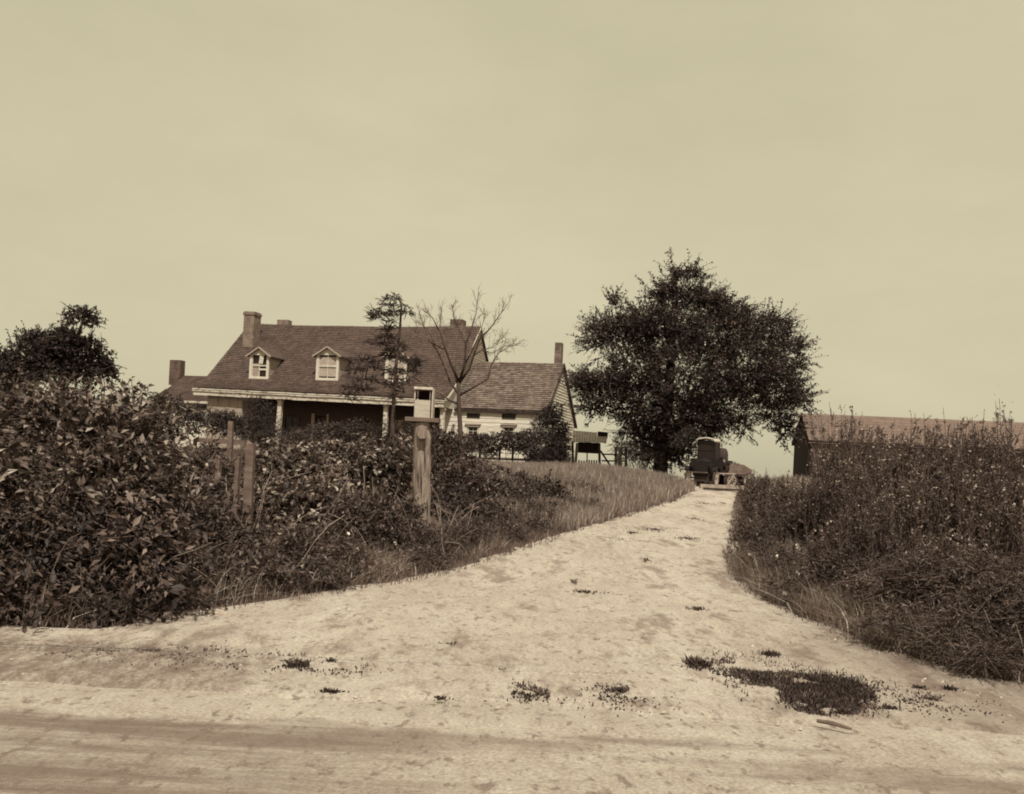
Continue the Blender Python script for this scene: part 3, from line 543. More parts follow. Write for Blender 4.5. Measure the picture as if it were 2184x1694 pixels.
# short ragged grass fringing both edges of the drive
blades(150000, (-9, 8), (7.6, 30), lambda x, y: (x < xL(y) + .05 + .25 * fbm(x * 3, y * 3)) & (x > xL(y) - 1.5) , lambda x, y: .16 + .16 * sm((xL(y) - x) / 1.2) + .18 * fbm(x * 1.3, y * 1.3), .010, MT['grass'], 'verge_grass', 'short matted grass fringing the left edge of the driveway', .7)
blades(150000, (2, 12), (6.9, 34), lambda x, y: (x > xR(y) - .05 - .25 * fbm(x * 3, y * 3)) & (x < xR(y) + 2.2), lambda x, y: .18 + .25 * sm((x - xR(y)) / 1.0) + .2 * fbm(x * 1.3, y * 1.3), .010, MT['grass'], 'verge_grass', 'matted grass hanging over the right edge of the driveway', .8)
# tall dry grass of the slope below the house
blades(230000, (-6, 7.2), (18, 40), lambda x, y: (x < xL(y) - .1) & (x > np.interp(y, [15, 20, 30, 40], [0.3, -.6, -5, -5])) & (fbm(x * .9, y * .9) > -.33), lambda x, y: .42 + .35 * fbm(x * .7 + 4, y * .7), .013, MT['dry'], 'tall_dry_grass', 'tall pale dry grass on the slope between drive and house', .3)
blades(60000, (-24, -2), (26, 47), lambda x, y: (x < xL(y) - 3), lambda x, y: .3 + .25 * fbm(x * .7 + 4, y * .7), .014, MT['grass'], 'yard_grass', 'unmown grass in the yard in front of the farmhouse', .3)
blades(110000, (4, 24), (10, 44), lambda x, y: (x > xR(y) + .4), lambda x, y: .40 + .3 * fbm(x * .7 + 4, y * .7), .013, MT['dry'], 'tall_dry_grass', 'tall pale grass on the right bank beyond the weeds', .35)
blades(26000, (5.2, 9.5), (36.8, 44), lambda x, y: (x < 6.6) | (y > 41), lambda x, y: .22 + 0 * x, .014, MT['grass'], 'yard_grass', 'short grass around the parked truck at the top of the drive', .3)
blades(60000, (-9, .4), (6.9, 8.7), lambda x, y: (x > xL(y)) & (fbm(x * 1.7, y * 2.5, 5) > -.02 + .10 * sm((x + 2.5) / 2.5)), lambda x, y: .03 + 0 * x, .006, MT['grass'], 'verge_stubble', 'thin trodden stubble on the verge below the left thickets', .9, seg=2)
blades(40000, (.2, 6.5), (6.2, 9.2), lambda x, y: (x < xR(y)) & (fbm(x * 1.7 + 5, y * 2.5, 5) > .12 - .10 * sm((x - 1.5) / 3)), lambda x, y: .035 + 0 * x, .007, MT['grass'], 'verge_stubble', 'thin trodden stubble in the foreground below the right bank', .9, seg=2)
blades(9000, (.5, 9), (10, 34), lambda x, y: (np.abs(x - (xL(y) * .45 + xR(y) * .55)) < .45) & (fbm(x * 1.2 + 5, y * .9, 4) > .08), lambda x, y: .06 + 0 * x, .009, MT['grass'], 'track_stubble', 'thin grass down the middle of the driveway between the ruts', .8, seg=2)
def wpt(px, py): return hit(px, py)
def tuft(px, py, rx, ry, n, h, label, name='weed_tuft', m='shrub', kind=None, group=None):
    cx, cy = wpt(px, py); V = []; ra = rx * cy / F; rb = max(ra * .5, ry * cy * cy / F / 1.55)
    a = R.uniform(0, 6.283, n); r = (np.abs(R.normal(0, .5, n)) if n < 3000 else np.minimum(np.sqrt(R.random(n)), 2) + np.abs(R.normal(0, .08, n))) * (1 + .55 * fbm(np.cos(a) * 2 + px, np.sin(a) * 2, 4)); x = cx + np.cos(a) * r * ra; y = cy + np.sin(a) * r * rb; z = zd(y) + .0
    k = fbm(x * 5, y * 5, 3) > -.05 - .25 * (n > 3000) if n > 600 else np.ones(n, bool); x, y, z, a = x[k], y[k], z[k], a[k]; n = len(x)
    P = np.stack([x, y, z], 1); D = np.stack([np.cos(a) * .6, np.sin(a) * .6, R.uniform(.35, 1.3, n)], 1) + R.normal(0, .3, (n, 3)); N = R.normal(0, 1, (n, 3))
    V, Fc = leafmesh(P, D, N, R.uniform(.5, 1.2, n) * h * .75, R.uniform(.010, .018, n) * (1 + cy * .02)); V[:, 2] += .02
    o = mesh(name, V, Fc, MT[m], org=(cx, cy, float(zd(cy)))); return tag(o, label, 'weeds', group, kind)
def patch(ells, n, h, label, m='weed'):
    P = []
    for px, py, rx, ry, w in ells:
        cx, cy = wpt(px, py); k = int(n * w); ra = rx * cy / F; rb = ry * cy * cy / F / 1.55; P.append(np.stack([cx + R.normal(0, .52, k) * ra, cy + R.normal(0, .52, k) * rb], 1))
    P = np.vstack(P); x, y = P.T; k = fbm(x * 3.5, y * 2.5, 4) > -.10; x, y = x[k], y[k]; n = len(x); z = zd(y) + .015
    D = R.normal(0, .55, (n, 3)); D[:, 2] = R.uniform(.25, 1.2, n); V, Fc = leafmesh(np.stack([x, y, z], 1), D, R.normal(0, 1, (n, 3)), R.uniform(.4, 1.2, n) * h, R.uniform(.008, .017, n))
    tag(mesh('weed_patch', V, Fc, MT[m], org=(x.mean(), y.mean(), 0)), label, 'weeds', kind='stuff')
patch([(1600, 1443, 95, 22, .8), (1690, 1462, 110, 28, 1.3), (1750, 1480, 70, 26, .7), (1560, 1432, 60, 14, .3), (1800, 1470, 70, 18, .35), (1700, 1495, 80, 18, .4)], 4200, .055, 'broad dark ragged patch of low weeds in the track at lower right', 'shrub')
patch([(1790, 1510, 60, 14, .6), (1840, 1490, 40, 12, .3), (1730, 1525, 40, 9, .25)], 1800, .05, 'sparse weed patch straggling off the lower right end of the broad dark one', 'shrub')
tuft(1487, 1428, 20, 9, 420, .10, 'dark weed tuft standing alone left of the broad weed patch'); tuft(1644, 1404, 22, 5, 260, .06, 'small flat weed tuft above the broad weed patch')
tuft(1130, 1485, 70, 22, 700, .04, 'sparse reddish weeds left of centre in the road edge', 'weed_patch', kind='stuff'); tuft(1320, 1480, 120, 36, 1300, .035, 'sparse low weeds in the middle of the foreground', 'weed_patch', 'shrub', kind='stuff')
tuft(1980, 1500, 110, 28, 900, .04, 'thin scattered weeds in the foreground beside the right bank', 'weed_patch', kind='stuff'); tuft(330, 1400, 190, 22, 2600, .04, 'thin grass on the verge below the left thicket', 'weed_patch', 'shrub', kind='stuff'); tuft(640, 1425, 170, 18, 1500, .035, 'thin grass strip between verge and road', 'weed_patch', 'shrub', kind='stuff')
k = 0
for px, py, r, n in ((1487, 1305, 22, 90), (1378, 1200, 16, 70), (1328, 1156, 24, 90), (1465, 1152, 32, 130), (1395, 1133, 40, 120), (1480, 1110, 26, 90), (1500, 1076, 24, 90), (1225, 1247, 9, 40), (1250, 1268, 44, 120), (1440, 1270, 12, 40), (706, 1418, 16, 70), (705, 1485, 34, 90), (1070, 1440, 12, 50), (940, 1500, 18, 50), (960, 1383, 30, 80), (1900, 1520, 30, 90), (1960, 1475, 22, 70), (2025, 1478, 18, 70), (1800, 1530, 40, 160), (1540, 1075, 18, 60), (1350, 1140, 20, 70)):
    tuft(px, py, r, 4, n, .045, 'small weed tuft scattered on the bare dirt of the track', group='small weed tufts on the dirt track')
# gravel and stones
def stones(n, xr, yr, ok, sz, name, label, cat, kind='stuff'):
    x = R.uniform(*xr, n); y = R.uniform(*yr, n); k = ok(x, y); x, y = x[k], y[k]; n = len(x); z = zd(y) + .02 + 0.0 * x; s = sz * R.uniform(.4, 1, n) ** 2
    T = np.array([(1, 0, 0), (.3, .9, .1), (-.8, .5, 0), (-.7, -.7, .05), (.5, -.8, 0), (.1, .1, .75)]); fs = np.array([(0, 1, 5), (1, 2, 5), (2, 3, 5), (3, 4, 5), (4, 0, 5)])
    V = np.stack([x, y, z], 1)[:, None] + (T[None] + R.normal(0, .2, (n, 6, 3))) * s[:, None, None]; V = V.reshape(-1, 3); Fc = (fs[None] + (np.arange(n) * 6)[:, None, None]).reshape(-1, 3)
    return tag(mesh(name, V, Fc, MT['stone']), label, cat, kind=kind)
stones(5200, (-5, 8), (6.3, 20), lambda x, y: (x > xL(y)) & (x < xR(y)) & (fbm(x * .8, y * .8) > -.05), .018, 'gravel', 'fine loose gravel scattered over the dirt track', 'gravel')
mb = MB()
for i in range(1):
    p = hit(1778, 1562); a = (hit(1742, 1556)[0], hit(1742, 1556)[1], .06); b = (hit(1815, 1573)[0], hit(1815, 1573)[1], .055); mb.tube([a, ((a[0] + b[0]) / 2, (a[1] + b[1]) / 2, .065), b], [.012, .016, .009], 7, rough=.15)
o = mb.build('stick', MT['plank'], org=a); tag(o, 'short weathered stick lying in the foreground dirt', 'stick')
for i, (px, py, s, lb) in enumerate(((468, 1316, .07, 'pale stone beside the verge below the left thicket'), (1925, 1382, .10, 'pale half buried stone under the right bank'), (1960, 1398, .07, 'small pale stone under the right bank, right of the larger one'))):
    c = hit(px, py); T = []; mb = MB(); mb.tube([(c[0] - s, c[1], zd(c[1]) + .02), (c[0] - s * .4, c[1], zd(c[1]) + s * .4), (c[0] + s * .3, c[1], zd(c[1]) + s * .35), (c[0] + s, c[1], zd(c[1]) + .02)], [s * .3, s * .7, s * .65, s * .25], 9, rough=.15)
    tag(mb.build('stone', MT['stone'], org=(c[0], c[1], float(zd(c[1])))), lb, 'stone')
# ------------------------------------------------------------ near thickets, left side
def Ls(*a): return [lobe(*q) for q in a]
shrub('overgrown_shrub', Ls((130, 960, 110, 110, 10.8), (240, 900, 110, 70, 11.4), (300, 960, 100, 90, 11), (60, 900, 110, 80, 11), (-60, 960, 130, 140, 10.8), (190, 1060, 130, 110, 10.2), (340, 1050, 90, 90, 10.8), (30, 1080, 130, 110, 10)), 2300, 9, .38, .125, .055, MT['elder'], 'tallest thicket at far left with drooping pale-tipped leaves', 'shrub', 'thickets on the left bank', droop=.35, base=at(190, 1250, 10.3), stems=16, flowers=14)
shrub('overgrown_shrub', Ls((90, 1200, 130, 100, 9.3), (230, 1200, 110, 90, 9.4), (330, 1180, 90, 80, 9.8), (-50, 1200, 120, 110, 9.0), (60, 1290, 130, 70, 8.6), (210, 1290, 110, 55, 8.9), (330, 1270, 90, 50, 9.2)), 1900, 9, .34, .125, .05, MT['shrub'], 'dark lower thicket with drooping leaf sprays at bottom left', 'shrub', 'thickets on the left bank', droop=.5, base=at(150, 1330, 9), stems=12)
shrub('overgrown_shrub', Ls((440, 1020, 70, 60, 13.6), (420, 1100, 90, 80, 12.5), (450, 1180, 90, 80, 11.2), (430, 1250, 80, 50, 10.2), (520, 1230, 80, 50, 10.6)), 1500, 8, .30, .10, .04, MT['weed'], 'tangled weedy thicket in front of the broken fence posts', 'shrub', 'thickets on the left bank', droop=.35, base=at(450, 1280, 11), stems=8)
shrub('overgrown_shrub', Ls((620, 1015, 80, 70, 15.6), (700, 1000, 70, 60, 16.4), (780, 1005, 75, 62, 16.4), (850, 1000, 36, 60, 16.6), (600, 1100, 80, 60, 13.5), (680, 1090, 90, 70, 13.8)), 2700, 8, .30, .11, .055, MT['rose'], 'sunlit leafy thicket between the fence posts and the mailbox post', 'shrub', 'thickets on the left bank', droop=.4, base=at(700, 1120, 14.8), stems=10)
shrub('overgrown_shrub', Ls((600, 1190, 80, 65, 11.4), (690, 1190, 80, 60, 11.9), (640, 1240, 80, 35, 10.9), (740, 1220, 70, 40, 11.7), (770, 1110, 70, 60, 13.2)), 1500, 8, .26, .09, .035, MT['weed'], 'low tangled thicket along the driveway below the sunlit one', 'shrub', 'thickets on the left bank', droop=.3, base=at(670, 1240, 11.6), stems=6, flowers=8)
shrub('wild_rose_bush', Ls((825, 1125, 55, 50, 13.4), (830, 1165, 50, 30, 13.0), (860, 1110, 35, 40, 13.9)), 800, 8, .18, .06, .03, MT['shrub'], 'rounded dark rose bush with white blossoms at the foot of the mailbox post', 'bush', base=at(830, 1180, 13.2), stems=6, flowers=9)
shrub('overgrown_shrub', Ls((960, 1000, 50, 70, 19), (985, 1050, 70, 60, 18.2), (1060, 1050, 70, 50, 20), (1130, 1060, 70, 45, 21), (1000, 1095, 80, 35, 16.8), (930, 960, 30, 40, 21)), 1900, 8, .30, .10, .05, MT['shrub'], 'leafy thicket just right of the mailbox post', 'shrub', 'thickets on the left bank', droop=.35, base=at(1000, 1110, 17.5), stems=9)
shrub('overgrown_shrub', Ls((1120, 1095, 70, 32, 18.6), (1050, 1110, 50, 25, 17.2), (1180, 1070, 40, 28, 21)), 800, 8, .2, .06, .028, MT['weed'], 'low thicket at the driveway edge, rightmost on the left bank', 'shrub', 'thickets on the left bank', droop=.3, base=at(1100, 1120, 18), stems=4)
def stalks(name, xr, yr, n, hh, m, label):
    x = R.uniform(*xr, n); y = R.uniform(*yr, n); k = x < xL(y) - .25; x, y = x[k], y[k]; n = len(x); z = gz(x, y); A = np.stack([x, y, z], 1); d = unit(np.stack([R.normal(0, .35, n), R.normal(-.15, .3, n), np.ones(n)], 1)); h = R.uniform(.5, 1.1, n) * hh
    pa, pb, r = [], [], []
    p = A
    for j in range(5):
        q = p + d * (h / 5)[:, None]; pa.append(p); pb.append(q); p = q; d = unit(d + R.normal(0, .16, (n, 3)) + np.array((0, 0, -.17)))
    V, Fc = prisms(np.vstack(pa), np.vstack(pb), (.0038), .003); return tag(mesh(name, V, Fc, MT[m]), label, 'stalks', kind='stuff')
stalks('bent_stalks', (-5.5, -.2), (8.3, 15), 150, 1.1, 'fleck', 'pale dry stalks bending out of the left thickets')
# yard shrubs
shrub('low_weeds', Ls((930, 1150, 50, 28, 13.6), (1000, 1140, 50, 26, 14.6), (1080, 1135, 45, 20, 16), (900, 1190, 45, 22, 12.6), (1140, 1125, 35, 16, 17.5)), 1100, 8, .16, .055, .02, MT['weed'], 'low weedy growth along the drive edge below the mailbox post', 'weeds', stems=0)
shrub('low_weeds', Ls((1235, 1045, 45, 18, 24), (1180, 1030, 50, 18, 27), (1290, 1040, 35, 14, 28), (1255, 1075, 30, 14, 21)), 420, 8, .22, .07, .025, MT['weed'], 'low dark weeds scattered through the tall grass of the slope', 'weeds', stems=0)
shrub('low_weeds', Ls((1380, 1045, 30, 10, 31), (1420, 1030, 30, 10, 34), (1340, 1060, 24, 9, 26)), 200, 8, .2, .06, .022, MT['weed'], 'thin weeds in the grass close to the top of the driveway', 'weeds', stems=0)
shrub('garden_shrub', Ls((450, 900, 50, 24, 40), (400, 895, 40, 26, 38), (490, 912, 30, 22, 40), (350, 880, 40, 30, 37)), 1100, 8, .35, .11, .06, MT['dark'], 'rounded dark shrub in front of the enclosed end of the porch', 'shrub', stems=4)
shrub('lilac_bush', Ls((555, 890, 34, 46, 46.2), (545, 925, 45, 40, 45.5), (570, 935, 40, 30, 45)), 1000, 8, .35, .10, .05, MT['dark'], 'tall dark bush growing up against the porch beside the first post', 'bush', stems=5)
shrub('garden_shrub', Ls((690, 930, 60, 22, 36), (760, 925, 50, 25, 36), (640, 945, 40, 20, 34), (830, 935, 45, 35, 35), (870, 940, 40, 45, 34)), 1600, 8, .35, .10, .055, MT['vine'], 'long leafy shrub row in front of the open porch', 'shrub', stems=8)
shrub('garden_shrub', Ls((940, 955, 35, 38, 37), (985, 960, 30, 25, 38)), 520, 8, .3, .09, .05, MT['vine'], 'leafy shrub at the corner between porch and right wing', 'shrub', stems=4)
shrub('conical_bush', Ls((1178, 885, 20, 22, 44.6), (1172, 915, 34, 36, 44.4), (1165, 955, 46, 36, 44), (1165, 985, 45, 20, 43.6)), 2800, 8, .28, .10, .055, MT['dark'], 'tall conical bush at the right corner of the wing', 'bush', stems=6)
# grape arbour: rail fence and vine in front of the wing
rt = thing('rail_fence', (*at(1060, 1000, 43.5)[:2], float(gz(*at(1060, 1000, 43.5)[:2]))), 'low dark rail fence carrying the grapevine before the right wing', 'fence')
for px in (985, 1022, 1064, 1092, 1130):
    p = at(px, 1000, 43.5); mb = MB(); z0 = float(gz(p[0], p[1])); mb.box(p[0] - .05, p[0] + .05, p[1] - .05, p[1] + .05, z0 - .1, at(px, 948, 43.5)[2]); mb.build('fence_post', MT['darkw'], rt)
for y in (976, 992):
    mb = MB(); mb.bar(at(980, y, 43.4), at(1140, y + 6, 43.4), .03, .09); mb.build('rail', MT['darkw'], rt)
shrub('grape_vine', Ls((1010, 945, 32, 20, 43.3), (1050, 944, 30, 19, 43.3), (1090, 942, 32, 19, 43.3), (1125, 944, 26, 22, 43.3), (1045, 968, 12, 10, 43.3), (1110, 962, 12, 8, 43.3)), 1350, 7, .25, .09, .07, MT['vine'], 'grapevine trained in a band along the low rail fence', 'vine', stems=5)
p = at(1088, 1003, 36); mb = MB(); mb.bar(at(1075, 1000, 36), at(1104, 1006, 36), .2, .04); tag(mb.build('board', MT['sash'], org=p), 'white board lying in the grass below the grapevine', 'board')
# ------------------------------------------------------------ broken fence, mailbox
def splitpost(px0, px1, py0, py1, d, m, name, label, w2=.08, group='weathered posts of the broken fence'):
    a = at(px0, py1, d); b = at(px1, py0, d); a[2] = min(a[2], gz(a[0], a[1])) - .1; w = w2; mb = MB(); n = 7; vs = []
    for i in range(n + 1):
        t = i / n; c = a + (b - a) * t; j = R.normal(0, .0025, (4, 2)); q = w * (1.06 - .12 * t)
        vs += [(c[0] + sx * q / 2 + j[k][0], c[1] + sy * .05 + j[k][1], c[2] + (R.uniform(-.05, .04) if i == n else 0)) for k, (sx, sy) in enumerate(((-1, -1), (1, -1), (1, 1), (-1, 1)))]
    mb.add(vs, [(4 * i + k, 4 * i + (k + 1) % 4, 4 * i + 4 + (k + 1) % 4, 4 * i + 4 + k) for i in range(n) for k in range(4)] + [(4 * n, 4 * n + 1, 4 * n + 2, 4 * n + 3)])
    return tag(mb.build(name, m, org=a), label, 'post', group)
splitpost(528, 535, 945, 1110, 12.6, MT['plank'], 'fence_post', 'widest grey fence post with a split rounded top', .105)
splitpost(487, 493, 899, 1060, 14.2, MT['plank'], 'fence_post', 'tall thin grey fence post rising highest above the thicket', .07)
splitpost(462, 467, 976, 1060, 12.6, MT['plank'], 'fence_picket', 'short grey picket left of the tall thin post', .06)
splitpost(502, 508, 981, 1105, 12.4, MT['plank'], 'fence_picket', 'narrow grey picket between the tall post and the wide post', .05)
mb = MB(); mb.bar(at(425, 939, 16.5), at(522, 944, 16), .04, .075); tag(mb.build('fence_rail', MT['plank'], org=at(470, 940, 16.2)), 'grey fence rail running behind the tall thin post', 'rail')
dp = 15.5; pb = at(899, 1108, dp); pb[2] = float(gz(pb[0], pb[1])) - .1
mp_ = thing('mailbox_post', pb, 'thick weathered round post holding up the open mailbox', 'post')
mb = MB(); n = 14; pts = []; rs = []
for i in range(n + 1):
    t = i / n; c = pb + (at(901, 902, dp) - pb) * t; c[0] += .006 * math.sin(i * 1.7); pts.append(tuple(c)); rs.append((.146 - .012 * t) * (1 + .02 * math.sin(i * 2.3)))
mb.tube(pts, rs, 22, rough=.035); mb.build('trunk', MT['post'], mp_)
for px, py0, py1 in ((898, 985, 1075), (906, 940, 1010), (911, 1060, 1104), (891, 1000, 1040)):   # checks in the wood
    a = at(px, py0, dp - .149); b = at(px + .8, py1, dp - .149); m_ = (a + b) / 2; mb = MB(); mb.add([tuple(a), tuple(m_ + np.array((.012, -.004, 0))), tuple(b), tuple(m_ + np.array((-.010, -.004, 0)))], [(0, 1, 2, 3)]); mb.build('crack', MT['darkw'], mp_)
mx = thing('mailbox', at(901, 900, dp), 'open-fronted wooden box with a plank shelf on top of the post', 'mailbox')
YC = -.02
def BF(px, py, q=0): return tuple(at(px, py, dp + q))
def boxpx(name, x0, x1, y0, y1, q0, q1, m, par):
    a, b = at(x0, y1, dp), at(x1, y0, dp); mb = MB(); mb.box(a[0], b[0], dp + q0, dp + q1, a[2], b[2]); return mb.build(name, m, par)
boxpx('shelf', 866, 938, 893.5, 898.5, -.17, .22, MT['plank'], mx)
boxpx('front_board', 885, 920, 855.5, 893.2, -.14, -.12, MT['boxm'], mx); boxpx('side_board', 884, 887.5, 832, 893.2, -.119, .2, MT['boxm'], mx); boxpx('side_board', 923, 926.5, 832, 893.2, -.119, .2, MT['boxm'], mx); boxpx('front_frame', 885, 888.6, 832, 855.3, -.14, -.12, MT['boxm'], mx); boxpx('front_frame', 918, 920, 832, 855.3, -.14, -.12, MT['boxm'], mx)
boxpx('front_board', 920.3, 926.5, 832, 893.2, -.135, -.12, MT['boxm'], mx)
boxpx('back_board', 888, 923, 833, 893, .18, .2, MT['darkw'], mx); boxpx('lid', 885.5, 925, 828.3, 831.6, -.17, .23, MT['sash'], mx)
for a, b, c in ((881, 887, 888), (915, 922, 914)):
    mb = MB(); p = [BF(a if a < 900 else b + 4, 899, -.05), BF(c, 899, -.05), BF(c, 921, -.05)]; q = [(x, y + .06, z) for x, y, z in p]; mb.add(p + q, [(0, 1, 2), (5, 4, 3), (0, 3, 4, 1), (1, 4, 5, 2), (2, 5, 3, 0)]); mb.build('bracket', MT['darkw'], mx)
sb = thing('letter_box', BF(900, 936, -.15), 'small round-bottomed box nailed to the post under the shelf', 'letter box'); mb = MB(); vs = []
for q in (-.235, -.10): vs += [BF(890, 909, q), BF(911, 909, q), BF(910.5, 928, q), BF(907, 935, q), BF(900, 937, q), BF(894, 935, q), BF(890.5, 928, q)]
mb.add(vs, [tuple(range(7)), tuple(range(13, 6, -1))] + [(i, i + 7, (i + 1) % 7 + 7, (i + 1) % 7) for i in range(7)]); mb.build('body', MT['post'], sb)
mb = MB(); mb.add([BF(893, 935.5, -.242), BF(908, 935.5, -.242), BF(907, 938.5, -.242), BF(894, 938.5, -.242), BF(893, 935.5, -.1), BF(908, 935.5, -.1), BF(907, 938.5, -.1), BF(894, 938.5, -.1)], [(0, 1, 2, 3), (3, 2, 6, 7), (0, 4, 5, 1), (0, 3, 7, 4), (1, 5, 6, 2)]); mb.build('strap', MT['darkw'], sb)
# ------------------------------------------------------------ trees
def chain(pts, d0, wob=.35, fr=None):
    out = []; d = d0
    for i, p in enumerate(pts): out.append(at(*(fr(*p) if fr else p), d)); d += random.uniform(-wob, wob)
    return out
c2 = lambda x, y: (728 + .25 * x, 618.6 + .25 * y)
bt = thing('bare_tree', (*at(983, 1000, 34)[:2], float(gz(*at(983, 1000, 34)[:2]))), 'young leafless tree spreading its branches in front of the right wing', 'tree')
tr = chain([(1024, 1520), (1020, 1400), (1012, 1150), (1003, 980), (1000, 900), (1003, 780)], 34, 0, c2); tr[0][2] = bt.location[2] - .1
mb = MB(); mb.tube(tr, [.12, .09, .08, .072, .065, .055], 12, rough=.05); mb.build('trunk', MT['bark'], bt, True)
LB = [([(1003, 780), (940, 640), (890, 510), (850, 380), (840, 330), (860, 130)], .06), ([(890, 510), (800, 470), (680, 400), (600, 330)], .03), ([(1003, 790), (1050, 650), (1065, 460), (1010, 350), (985, 310)], .065),
      ([(1065, 460), (1110, 330), (1150, 200), (1160, 80)], .035), ([(1003, 800), (1090, 680), (1130, 560), (1180, 420), (1260, 340), (1340, 230), (1440, 90)], .055), ([(1130, 560), (1200, 510), (1300, 490), (1380, 400)], .03),
      ([(1005, 900), (1130, 830), (1250, 760), (1280, 640), (1340, 540), (1480, 450)], .05), ([(1000, 890), (930, 790), (890, 680), (830, 540), (740, 400), (660, 200)], .05), ([(1003, 975), (920, 940), (840, 880), (800, 860), (700, 800), (600, 740)], .045), ([(850, 380), (780, 240), (690, 160)], .03),
      ([(1000, 840), (960, 700), (930, 600), (870, 540)], .04), ([(1050, 650), (1120, 500), (1190, 350), (1230, 200)], .035), ([(985, 310), (960, 230), (940, 130)], .02), ([(800, 470), (730, 330), (640, 260)], .02), ([(1200, 510), (1290, 540), (1400, 480), (1500, 470)], .02)]
tA, tB, tr_ = [], [], []
for pts, r in LB:
    c = chain(pts, 34, .3, c2); k = len(c); mb = MB(); mb.tube(c, [max(.007, r * .9 * (1 - .85 * i / (k - 1))) for i in range(k)], 7); mb.build('branch', MT['bark'], bt, True)
    for i in range(k - 1):
        for j in range(9 if i > k // 2 - 1 else 4):
            if i == 0 and len(pts) > 4: continue
            b = c[i] + (c[i + 1] - c[i]) * random.random(); dd = unit(c[i + 1] - c[i]) + R.normal(0, .6, 3) + (0, 0, .35); l = random.uniform(.18, .5); e = b + unit(dd) * l; tA.append(b); tB.append(e); tr_.append(.009)
            for _ in range(4): q = b + (e - b) * random.uniform(.3, 1); f = q + unit(dd + R.normal(0, .8, 3)) * random.uniform(.08, .24); tA.append(q); tB.append(f); tr_.append(.005)
V, Fc = prisms(np.array(tA), np.array(tB), .0065, .003); mesh('twigs', V, Fc, MT['twig'], bt)
def tree(name, base, lobes, n, k, L, ll, lw, m, label, cat, trunk_r=.2, droop=.15, r0=.3, upb=.3, spikes=0, limb=MT['bark'], jit=.5, group=None, trunkpts=None, up=.6, extra=None, r1=1.0, spread=.9):
    base = np.array(base, float); root = thing(name, base, label, cat, group)
    P, D = lobe_points(sub(lobes, 4, .45) if n > 1400 else lobes, n, r0, r1, upb, jit, .75); Ls_ = R.uniform(.6, 1.35, len(P)) * L
    if spikes:
        P2, D2 = lobe_points(lobes, spikes, .85, 1.05, upb, .25, .75); P = np.vstack([P, P2]); D = np.vstack([D, D2]); Ls_ = np.concatenate([Ls_, R.uniform(1.2, 2.2, len(P2)) * L])
    if extra is not None: P = np.vstack([P, extra[0]]); D = np.vstack([D, extra[1]]); Ls_ = np.concatenate([Ls_, extra[2]])
    lf, tw = sprigs(P, D, Ls_, k, ll, lw, droop, spread, up); V, Fc = leafmesh(*lf); cr = mesh('crown', V, Fc, m, root)
    V, Fc = prisms(tw[0], tw[1], .014, .005); mesh('twigs', V, Fc, limb, root)
    tp = [np.array(p) for p in trunkpts] if trunkpts is not None else [base - (0, 0, .2), base + (0, 0, 1.2), base * .4 + lobes[0][:3] * .6]
    mb = MB(); mb.tube(tp, [trunk_r * (1 - .75 * i / (len(tp) - 1)) for i in range(len(tp))], 10, rough=.05); mb.build('trunk', limb, root, True)
    mb = MB(); nodes = [(p, trunk_r * (.55 - .3 * i / len(tp))) for i, p in enumerate(tp)][1:]
    for l in sorted(lobes, key=lambda l: min(np.linalg.norm(l[:3] - p) for p in tp)):
        c = l[:3]; s, sr = min(nodes, key=lambda nd: np.linalg.norm(nd[0] - c) + 1.2 * max(0, nd[0][2] - c[2]) * .5); r1_ = max(.02, sr * .6)
        mid = (s + c) / 2 + R.normal(0, .12, 3); mb.tube([s, mid, c], [sr * .8, (sr + r1_) / 2.2, r1_], 6); nodes.append((c, r1_))
        for _ in range(4): e = c + unit(R.normal(0, 1, 3)) * l[3:] * .75; mb.tube([c, e], [r1_ * .5, .008], 5)
    mb.build('limbs', limb, root, True); return root
# thin conifer before the porch
cl = [(400, 80, 80, 14), (450, 60, 40, 14), (330, 205, 110, 18), (280, 170, 60, 14), (300, 240, 60, 14), (420, 130, 70, 18), (450, 185, 60, 18), (550, 140, 40, 16), (555, 190, 55, 14), (420, 260, 40, 14), (400, 330, 55, 30), (380, 400, 90, 18), (330, 450, 110, 22), (480, 470, 70, 30), (430, 520, 90, 25), (200, 600, 140, 30), (300, 660, 110, 25), (120, 680, 110, 25), (570, 590, 100, 34), (620, 620, 60, 30), (450, 690, 90, 40), (200, 760, 140, 28), (100, 830, 120, 26), (600, 700, 80, 30), (430, 800, 100, 34), (70, 900, 60, 40), (440, 920, 60, 50), (380, 560, 60, 40), (520, 780, 60, 26), (200, 840, 90, 24)]
cn = Ls(*[(*c2(x, y), rx * .25, ry * .25, 33 + random.uniform(-.7, .7), .4) for x, y, rx, ry in cl])
tpts = [at(*c2(*p), 33) for p in ((425, 1560), (432, 1300), (440, 1100), (450, 850), (475, 560), (500, 330), (512, 150), (505, 90))]; tpts[0][2] = gz(tpts[0][0], 33) - .1
tree('evergreen_tree', (tpts[0][0], 33, float(gz(tpts[0][0], 33))), cn, 1390, 11, .22, .06, .024, MT['dark'], 'thin ragged evergreen with tiered branches in front of the porch', 'tree', .09, .1, 0.1, 0.05, 0, trunkpts=tpts, jit=.35)
